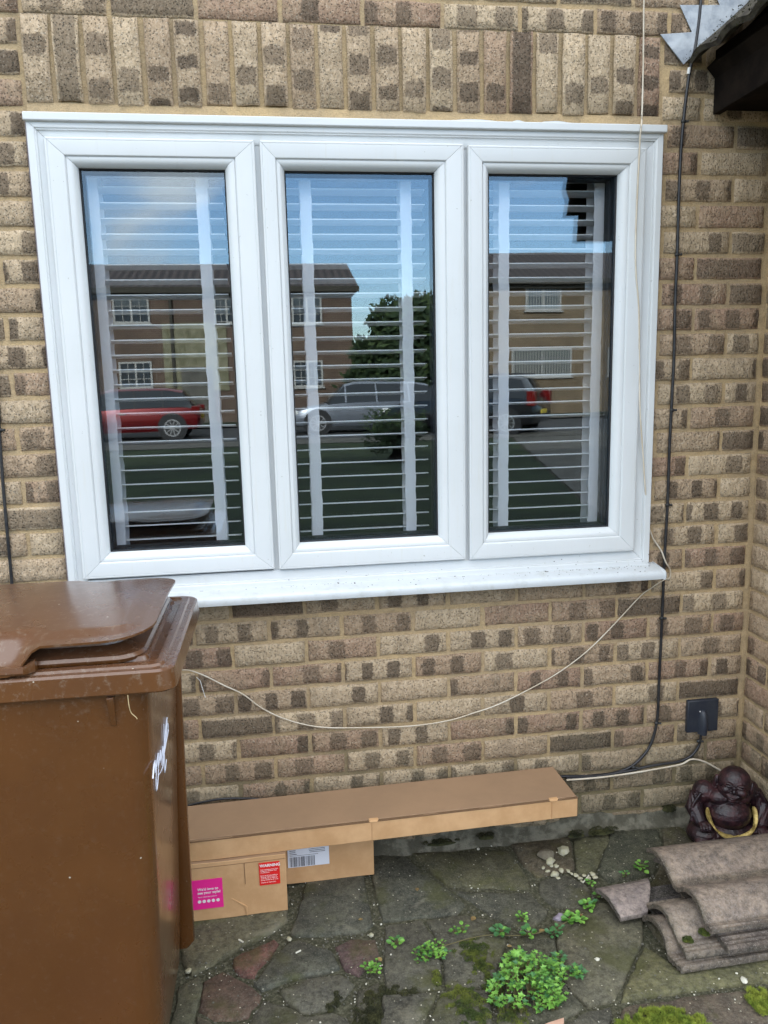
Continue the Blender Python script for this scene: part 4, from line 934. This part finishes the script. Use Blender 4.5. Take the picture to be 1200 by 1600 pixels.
moss('moss_patch', 'patches of olive moss in the joints left of the large leafy clump', [(740, 1488, 34, 26, .0), (752, 1512, 22, 20, 0), (728, 1562, 34, 30, 0), (745, 1590, 30, 18, 0), (800, 1588, 30, 22, 0), (683, 1528, 10, 13, 0), (770, 1545, 20, 24, 0)], MMOSS)
moss('moss_strip', 'dark green moss along the joint at the bottom below the purple slab', [(580, 1570, 20, 24, 0), (600, 1550, 30, 9, 0), (570, 1596, 24, 22, 0), (526, 1562, 9, 12, 0), (640, 1552, 22, 6, 0), (516, 1574, 9, 7, 0), (585, 1590, 18, 16, 0)], MMOSSD)
moss('bright_moss', 'bright yellow-green moss tufts at the bottom right edge', [(1030, 1596, 50, 20, .0), (990, 1606, 30, 16, 0), (1190, 1570, 26, 24, 0), (1075, 1606, 40, 16, 0)], mat('moss_bright', (.10, .15, .012), .95, c2=(.22, .26, .03), ns=30), 1.3, .02)
moss('tile_moss', 'small cushion of dark moss growing on the tile pile', [(1075, 1466, 12, 10, .058), (1102, 1455, 12, 8, .07)], MMOSS, 1.6, .004)
moss('wall_foot_moss', 'dark moss along the foot of the wall', [(940, 1298, 38, 10, .02), (900, 1303, 24, 9, .02), (760, 1306, 22, 9, .03), (690, 1316, 40, 7, .02), (1045, 1262, 20, 12, .05)], MMOSSD, 1.2)
def stone(label, px, r, m, group='loose stones on the paving', name='stone', z=None):
    c = onZ(px[0], px[1], r*.4); g = G(); sd_ = random.uniform(0, 90); T = Matrix.Rotation(random.random()*6, 4, 'Z')
    g.ell((0, 0, 0), (r*random.uniform(.9, 1.25), r*random.uniform(.7, 1), r*random.uniform(.45, .65)), T=T, nu=9, nv=6, fn=lambda p: p*(1+.42*noise.noise(p*(1.6/r)+Vector((sd_, 0, 0)))))
    o = g.build(name, m, smooth=28); o.location = (c.x, c.y, r*.42); return tag(o, label, 'stone', group)
random.seed(5)
stone('yellowish lump of rubble nearest the wall, on its own above the rubble row', (880, 1329), .019, MSTONE, name='rubble')
stone('brown broken lump at the upper left end of the rubble row', (853, 1336), .024, mat('brown_rubble', (.13, .11, .08), .9, c2=(.2, .18, .13), ns=40), name='rubble')
stone('biggest pale lump in the rubble row, below the brown broken lump', (860, 1346), .017, MSTONE, name='rubble')
stone('tall pale lump in the middle of the rubble row', (867, 1366), .014, MSTONE, name='rubble')
for p, r_ in (((849,1356),.007),((856,1361),.007),((869,1353),.008),((877,1360),.009),((888,1361),.008),((893,1365),.006),((900,1368),.008),((906,1372),.008),((913,1368),.007),((920,1372),.008),((926,1366),.009),((930,1371),.008),((872,1372),.007),((862,1353),.006),((909,1377),.005)):
    stone('one of the thumbnail-sized pale chips strewn along the rubble row', p, r_, MSTONE, 'pale chips of the rubble row', 'rubble_chip')
for k_, p_ in enumerate([(560, 1437), (596, 1502), (742, 1432), (792, 1478), (910, 1432), (850, 1452), (1010, 1392), (652, 1392)]):
    g = G(); leaf(g, onZ(p_[0], p_[1], .007), Vector((math.cos(k_*2.), math.sin(k_*2.), .1)), Z_, random.uniform(.012, .02), 0)
    tag(g.build('dead_leaf', mat('dead_leaf', (.16, .10, .04), .8, c2=(.3, .22, .08), ns=60), rec=False), 'small curled brown dead leaf lying on the paving', 'leaf', 'dead leaves on the paving')
stone('smooth purple-grey stone among the weeds', (874, 1434), .016, MPURP)
stone('round white pebble right of the large leafy clump', (933, 1499), .007, MQUARTZ, name='pebble')
stone('white pebble lying at the right edge below the tile pile', (1163, 1532), .009, MQUARTZ, name='pebble')
stone('small white pebble beside the larger one below the tile pile', (1151, 1521), .004, MQUARTZ, name='pebble')
stone('pale chip touching the front of the tile pile', (1123, 1497), .006, MQUARTZ, name='pebble')
stone('pale chip just right of the one touching the tile pile', (1138, 1501), .005, MSTONE, name='pebble')
stone('pale yellow chip in the joint between the red slab and the grey slabs', (452, 1467), .007, MSTONE, name='pebble')
stone('pale chip at the top right corner of the purple slab', (580, 1461), .008, MSTONE, name='pebble')
stone('white chip among the weeds above the large clump', (824, 1452), .007, MQUARTZ, name='pebble')
stone('pale chip near the foot of the bin', (294, 1517), .009, MSTONE, name='pebble')
g = G(); q = [(838, 1606), (856, 1598), (881, 1590), (880, 1612), (850, 1628)]; g.loft([[onZ(x, y, .022) for x, y in q], [onZ(x, y, .022)+Vector((.002, .003, -.014)) for x, y in q]])
tag(g.build('terracotta_shard', mat('terracotta_pale', (.48, .28, .2), .8, c2=(.55, .36, .26), ns=30), smooth=30), 'pale terracotta shard at the bottom edge below the leafy clump', 'shard')
# fine grit lying in the joints
g = G(); random.seed(21)
for i in range(3600):
    px_, py_ = random.uniform(285, 1200), random.uniform(1320, 1600); c = onZ(px_, py_, 0)
    ins = any(inside((c.x, c.y), T_) for T_ in TR)
    if ins and random.random() < .93: continue
    if c.y > -.02: continue
    r_ = random.uniform(.0008, .0022)*(1.8 if random.random() < .05 else 1); z = (.003 if ins else -.005)+r_*.5
    T = Matrix.Translation((c.x, c.y, z)) @ Matrix.Rotation(random.random()*6, 4, (.3, .5, .8)); g.box(-r_, r_, -r_*.8, r_*.7, -r_*.6, r_*.6, 0 if random.random() < .18 else 1, T)
tag(g.build('joint_grit', [MQUARTZ, mat('grey_grit', (.14, .135, .11), .9)]), 'fine pale grit lying in the joints of the paving', 'grit', kind='stuff')
for lab, p, q_ in (('white matchstick-like splinter on the grey slab below the cartons', (462, 1489), (470, 1485)), ('white splinter on the olive slab left of the red slab', (373, 1468), (380, 1472)), ('straw-coloured splinter at the front of the tile pile', (1077, 1502), (1093, 1498)), ('white bent splinter at the end of the rubble row', (911, 1379), (920, 1368))):
    g = G(); g.tube([onZ(*p, .006), onZ(*q_, .006)], .0022, 6); tag(g.build('splinter', MQUARTZ), lab, 'splinter', 'pale splinters on the paving')

# ------------------------------------------------------------ across the street (mirrored in the window panes)
def brick_far(name, c1, c2, mo):
    m, nt, b = newm(name); P = obco(nt); mp = nd(nt, 'ShaderNodeMapping', {0: P, 'Rotation': (R(90), 0, 0)})
    t = nd(nt, 'ShaderNodeTexBrick', {'Vector': mp.outputs[0], 'Color1': (*c1, 1), 'Color2': (*c2, 1), 'Mortar': (*mo, 1), 'Scale': 1., 'Mortar Size': .008, 'Brick Width': .225, 'Row Height': .075})
    nt.links.new(mixc(nt, sstep(nt, noi(nt, P, 1.2, 5), .3, .7), t.outputs[0], mixc(nt, 1., t.outputs[0], (.7, .7, .7), 'MULTIPLY')), b.inputs['Base Color']); b.inputs['Roughness'].default_value = .9; return m
MBF1 = brick_far('brown_brick', (.11, .065, .045), (.145, .09, .06), (.19, .16, .13)); MBF2 = brick_far('tan_brick', (.17, .115, .065), (.21, .145, .085), (.22, .19, .14))
def rooft():
    m, nt, b = newm('ribbed_roof_tiles'); P = obco(nt); w1 = nd(nt, 'ShaderNodeTexWave', {'Vector': P, 'Scale': 1.05}, bands_direction='X'); w2 = nd(nt, 'ShaderNodeTexWave', {'Vector': P, 'Scale': 1.4, 'Distortion': .3}, bands_direction='Z', wave_profile='SAW')
    nt.links.new(mixc(nt, w1.outputs[1], (.035, .028, .028), (.085, .065, .06)), b.inputs['Base Color']); b.inputs['Roughness'].default_value = .85
    bump(nt, b, mth(nt, 'ADD', w1.outputs[1], w2.outputs[1]), .8, .05); return m
MRT = rooft(); MPANE = mat('dark_pane', (.05, .06, .07), .08, spec=.8); MCURT = mat('vertical_blind', (.28, .28, .26), .8); MCREAM = mat('render_panel', (.26, .24, .16), .9, c2=(.15, .14, .08), ns=4)
MFARW = mat('dimmed_white_frame', (.36, .35, .33), .6)  # white greyed in the colour to dim the far windows in the mirror image
def far_window(par, x0, x1, z0, z1, y, grid, curt=False):
    g = G(); f = .07
    for a_, b_, c_, d_ in ((x0, x1, z0, z0+f), (x0, x1, z1-f, z1), (x0, x0+f, z0+f, z1-f), (x1-f, x1, z0+f, z1-f), ((x0+x1)/2-f/2, (x0+x1)/2+f/2, z0+f, z1-f)): g.box(a_, b_, y-.02, y+.06, c_, d_)
    if grid:
        n = 4
        for h in (0, 1):
            xa = x0+f if h == 0 else (x0+x1)/2+f/2; xb = (x0+x1)/2-f/2 if h == 0 else x1-f
            g.box((xa+xb)/2-.012, (xa+xb)/2+.012, y, y+.05, z0+f, z1-f)
            for j in (1, 2): zz = z0+f+(z1-z0-2*f)*j/3; g.box(xa, xb, y+.001, y+.049, zz-.012, zz+.012)
    w_ = g.build('window', MFARW, par); g = G(); g.box(x0+f, x1-f, y, y+.02, z0+f, z1-f); g.build('pane', MPANE, w_)
    if curt:
        g = G(); x = x0+f+.02
        while x < x1-f-.06: g.box(x, x+.05, y+.024, y+.03, z0+f, z1-f); x += .11
        g.build('curtain', MCURT, w_)
    g = G(); g.box(x0-.06, x1+.06, y-.02, y+.12, z0-.06, z0); g.build('sill', MFARW, w_)
YF = -28.
def far_house(name, label, x0, x1, eave, ridge, m, wins, dep=8., hipl=False, y=YF, extra=None):
    t = thing(name, label, 'house', ((x0+x1)/2, y-dep/2, 0)); ox = (x0+x1)/2; oy = y-dep/2
    def bld(g, nm, mm, **k): o = g.build(nm, mm, t, **k); return o
    g = G(); g.box(x0-ox, x1-ox, -dep/2, dep/2, -.1, eave); bld(g, 'wall', m)
    g = G(); hy = dep/2+.35; e0 = x0-.25-ox; e1 = x1+.25-ox; r0_, r1_ = (e0+(1.2 if hipl else 0), e1)
    v = [(e0, -hy, eave-.05), (e0, hy, eave-.05), (r0_, 0, ridge), (e1, -hy, eave-.05), (e1, hy, eave-.05), (r1_, 0, ridge), (e0, -hy, eave-.15), (e0, hy, eave-.15), (e1, -hy, eave-.15), (e1, hy, eave-.15)]
    g.v = [Vector(p) for p in v]; g.f = [(1, 4, 5, 2), (0, 2, 5, 3), (0, 1, 2), (3, 5, 4), (6, 8, 9, 7), (0, 6, 7, 1), (1, 7, 9, 4), (4, 9, 8, 3), (3, 8, 6, 0)]; g.m = [0]*9; rf = bld(g, 'roof', MRT)
    g = G(); g.box(e0, e1, hy+.0, hy+.1, eave-.22, eave-.02); g.build('gutter', MDTILE, rf); g = G(); g.box(e0+.3, e1-.3, dep/2+.003, dep/2+.20, eave-.34, eave-.22); g.build('fascia', MCONC, rf)
    holder = bpy.data.objects.new('w', None)
    for a_ in wins: far_window(t, a_[0]-ox, a_[1]-ox, a_[2], a_[3], dep/2, a_[4], a_[5])
    bpy.data.objects.remove(holder)
    if extra: extra(t, ox, dep/2)
    return t
W_ = lambda a, b, c, d, gr=True, cu=False: (a, b, c, d, gr, cu)
def panelx(t, ox, y):
    g = G(); g.box(-5.2-ox, -2.9-ox, y, y+.06, 1.2, 3.7); g.build('render_panel', MCREAM, t)
    g = G(); g.box(-4.6-ox, -3.5-ox, y+.06, y+.12, .0, 2.1); g.build('door', MCONC, t); 
    for a_ in (-1.1, -4.9): g = G(); g.box(a_-ox, a_+.1-ox, y+.07, y+.15, 0, 4.9); g.build('drainpipe', MDTILE, t)
far_house('terrace_house', 'brown brick terrace with white grid windows, mirrored in the left and middle panes', -16, 1.83, 4.95, 6.35, MBF1, [W_(-6.9, -5.6, 3.7, 4.65), W_(-6.85, -5.65, 1.35, 2.35), W_(-.45, .67, 3.6, 4.6), W_(-.47, .63, 1.25, 2.25), W_(-3.3, -2.4, 3.66, 4.6), W_(-2.3, -1.4, 1.3, 2.3), W_(-11, -9.8, 3.7, 4.65), W_(-11, -9.8, 1.3, 2.3)], extra=panelx)
far_house('tan_brick_house', 'tan brick house across the street with plain white windows, mirrored in the right pane', 7.15, 22, 5.15, 6.75, MBF2, [W_(8.6, 10.05, 3.98, 5.0, False, True), W_(8.05, 10.5, 1.45, 2.55, False, True), W_(13, 14.2, 3.98, 5.0, False), W_(12, 13.8, 1.45, 2.55, False)], hipl=True)
def tree(name, label, x, y, h, rad, n, zc, seed, sz=.16, cat='tree', trunk=True, group=None, m=None):
    random.seed(seed); t = thing(name, label, cat, (x, y, 0), 0, group); g = G()
    cl_ = [(Vector((random.uniform(-1, 1)*rad*.75, random.uniform(-1, 1)*rad*.6, zc+random.uniform(-1, 1)*(h-zc)*.8)), random.uniform(.3, .55)*rad) for _ in range(16)]
    for i in range(n):
        c, r_ = random.choice(cl_); d = Vector((random.gauss(0, 1), random.gauss(0, 1), random.gauss(0, 1))).normalized()*r_*random.uniform(.55, 1.08); p = c+d
        if p.z < .1: continue
        a = Vector((random.uniform(-1, 1), random.uniform(-1, 1), random.uniform(-1, 1))).normalized(); b = a.cross(Vector((.3, .8, .5))).normalized(); s = sz*random.uniform(.6, 1.3)
        k = len(g.v); g.v += [p, p+a*s+b*s*.3, p+a*s*1.6, p+a*s-b*s*.3]; g.f.append((k, k+1, k+2, k+3)); g.m.append(0 if random.random() < .7 else 1)
    g.build('crown', m or [mat('tree_leaf', (.018, .038, .01), .8), mat('tree_leaf_light', (.045, .075, .02), .8)], t, rec=False)
    if trunk:
        g = G(); g.tube([(0, 0, 0), (.05, 0, zc*.5), (0, .1, zc*1.2)], [.16, .12, .05], 8)
        for k in range(5): a = k*1.3; g.tube([(0, 0, zc*.6), (math.cos(a)*rad*.4, math.sin(a)*rad*.4, zc*1.05)], [.06, .02], 6)
        g.build('trunk', MWOOD, t)
    return t
tree('garden_tree', 'broad dark tree beside the terrace end, mirrored in the middle pane', 3.0, -24.8, 5.2, 1.35, 12000, 2.5, 2, .19)
tree('garden_tree', 'smaller tree right of the broad dark tree, mirrored in the middle pane', 4.6, -27.5, 4.3, .9, 6000, 2.2, 3)
tree('hedge', 'dark overgrown hedge against the terrace end wall, mirrored in the middle pane', 3.3, -26.4, 3.4, 1.7, 9000, 1.7, 12, .2, 'hedge', False)
tree('conifer', 'tall dark tree between the two houses, mirrored at the middle pane edge', 6.0, -31, 5.0, 1.2, 6000, 2.4, 9)
tree('rose_bush', 'low twiggy bush on the lawn, mirrored in front of the silver estate car', .95, -12.2, .85, .55, 2200, .5, 4, .05, 'bush', True)
def car(name, label, x, y, face, col,  H=1.48, L=4.4, kind='estate', group='cars parked along the street'):
    t = thing(name, label, 'car', (x, y, -.035), 0 if face == 1 else (math.pi if face == -1 else face), group)
    mp_ = mat(name+'_paint', col, .25, metal=.35, coat=.8); mg = mat('car_glass', (.012, .016, .02), .05, spec=.9)
    W = .87; zb = .92*H/1.48
    # body: stations along x (front = +L/2)
    st = [(-L/2, .42, .78, .74), (-L/2+.08, .30, zb-.02, .83), (-L/2+.5, .24, zb+.02, W), (0, .22, zb, W), (L/2-1.35, .22, zb-.02, W), (L/2-.6, .24, zb-.13, W-.02), (L/2-.15, .28, zb-.26, .80), (L/2, .36, .60, .70)]
    g = G(); rings = []
    for sx, zl, zt, w_ in st: rings.append([(sx, -w_*.9, zl), (sx, -w_, zl+.14), (sx, -w_, zl+.5*(zt-zl)), (sx, -w_*.95, zt-.03), (sx, -w_*.8, zt+.015), (sx, w_*.8, zt+.015), (sx, w_*.95, zt-.03), (sx, w_, zl+.5*(zt-zl)), (sx, w_, zl+.14), (sx, w_*.9, zl)])
    g.loft(rings); body = g.build('body', mp_, t, smooth=40)
    r1 = -L/2+(.12 if kind != 'hatch' else .16); gs = [(r1, zb), (r1+.28, H-.08), (r1+.7, H), (.3, H), (.62, H-.07), (L/2-1.15, zb-.02)]
    g = G(); rings = []
    for sx, z in gs:
        wt_ = .64 if z > zb+.1 else .80; rings.append([(sx, -.80, zb-.05), (sx, -wt_-.02, max(z-.06, zb-.03)), (sx, -wt_+.08, z), (sx, wt_-.08, z), (sx, wt_+.02, max(z-.06, zb-.03)), (sx, .80, zb-.05)])
    n = 6; g.v = [Vector(p) for r_ in rings for p in r_]
    for i in range(5):
        for j in range(5): a_ = i*n+j; g.f.append((a_, a_+1, a_+n+1, a_+n)); g.m.append(1 if (j in (1, 2, 3) and i in (1, 2, 3)) else 0)
    g.build('cabin', [mg, mp_], t, smooth=35)
    g = G()
    for s in (-1, 1):
        for xa in (-L/2+.95, -.35, .55): g.loft([[(xa, s*.795, zb-.02), (xa+.05, s*.795, zb-.02), (xa+.05, s*.812, zb-.02), (xa, s*.812, zb-.02)], [(xa+.02, s*.655, H-.06), (xa+.06, s*.655, H-.06), (xa+.06, s*.672, H-.06), (xa+.02, s*.672, H-.06)]])
        if kind == 'suv': g.tube([(-L/2+.4, s*.6, H+.04), (.45, s*.6, H+.04)], .02, 6)
    g.build('pillars', MGASK if kind == 'hatch' else mp_, t)
    for sx in (-L/2+.75, L/2-.85):
        for s in (-1, 1):
            g = G(); g.tube([(sx, s*.70, .33), (sx, s*.872, .33)], .40, 24); ar = g.build('wheel_arch', MGASK, t, smooth=40)
            g = G(); g.tube([(sx, s*.66, .325), (sx, s*.885, .325)], .32, 24); wh = g.build('wheel', MGASK, t, smooth=40)
            g = G(); g.tube([(sx, s*.886, .325), (sx, s*.892, .325)], .07, 12)
            for k in range(10): a_ = k*.6283; T = Matrix.Translation((sx, s*.89, .325)) @ Matrix.Rotation(a_, 4, 'Y'); g.box(.05, .22, -.006, .006, -.014, .014, 0, T)
            rings = [[(sx+math.cos(q*.2618)*r_, s*yy, .325+math.sin(q*.2618)*r_) for q in range(24)] for r_, yy in ((.20, .884), (.20, .895), (.235, .895), (.235, .884))]; g.loft(rings, caps=False)
            g.build('rim', mat('alloy', (.5, .5, .52), .3, metal=.8), wh)
    ml = mat('tail_lens', (.16, .006, .006), .2)
    for s in (-1, 1):
        g = G(); g.box(-L/2-.005, -L/2+.22, s*.62 if s > 0 else -.845, .845 if s > 0 else -.62, zb-.2, zb+(.02 if kind == 'hatch' else .18)); g.build('tail_light', ml, t, bevel=.02)
        g = G(); g.box(L/2-.32, L/2-.04, s*.5 if s > 0 else -.80, .80 if s > 0 else -.5, .58, .70); g.build('headlight', MWHITE, t, bevel=.03)
    g = G(); g.box(-L/2-.02, -L/2+.01, -.26, .26, .55, .66); g.build('number_plate', mat('yellow_plate', (.6, .45, .05), .5), t)
    for s in (-1, 1): g = G(); g.box(-.1, .08, s*.88-.01, s*.88+.01, zb-.16, zb-.13); g.build('door_handle', mat('chrome', (.5, .5, .5), .3, metal=.9), t)
    return t
car('red_car', 'red hatchback parked on the street, mirrored low in the left pane', -5.35, -20.7, -1, (.17, .005, .008), 1.42, 4.1, 'hatch')
car('silver_car', 'silver estate car parked on the street, mirrored in the middle pane', 1.35, -21.0, -1, (.20, .22, .26), 1.46, 4.5, 'estate')
car('black_car', 'black estate car with pale alloy wheels, mirrored in the right pane', 4.05, -19.4, R(215), (.012, .013, .016), 1.55, 4.5, 'suv')
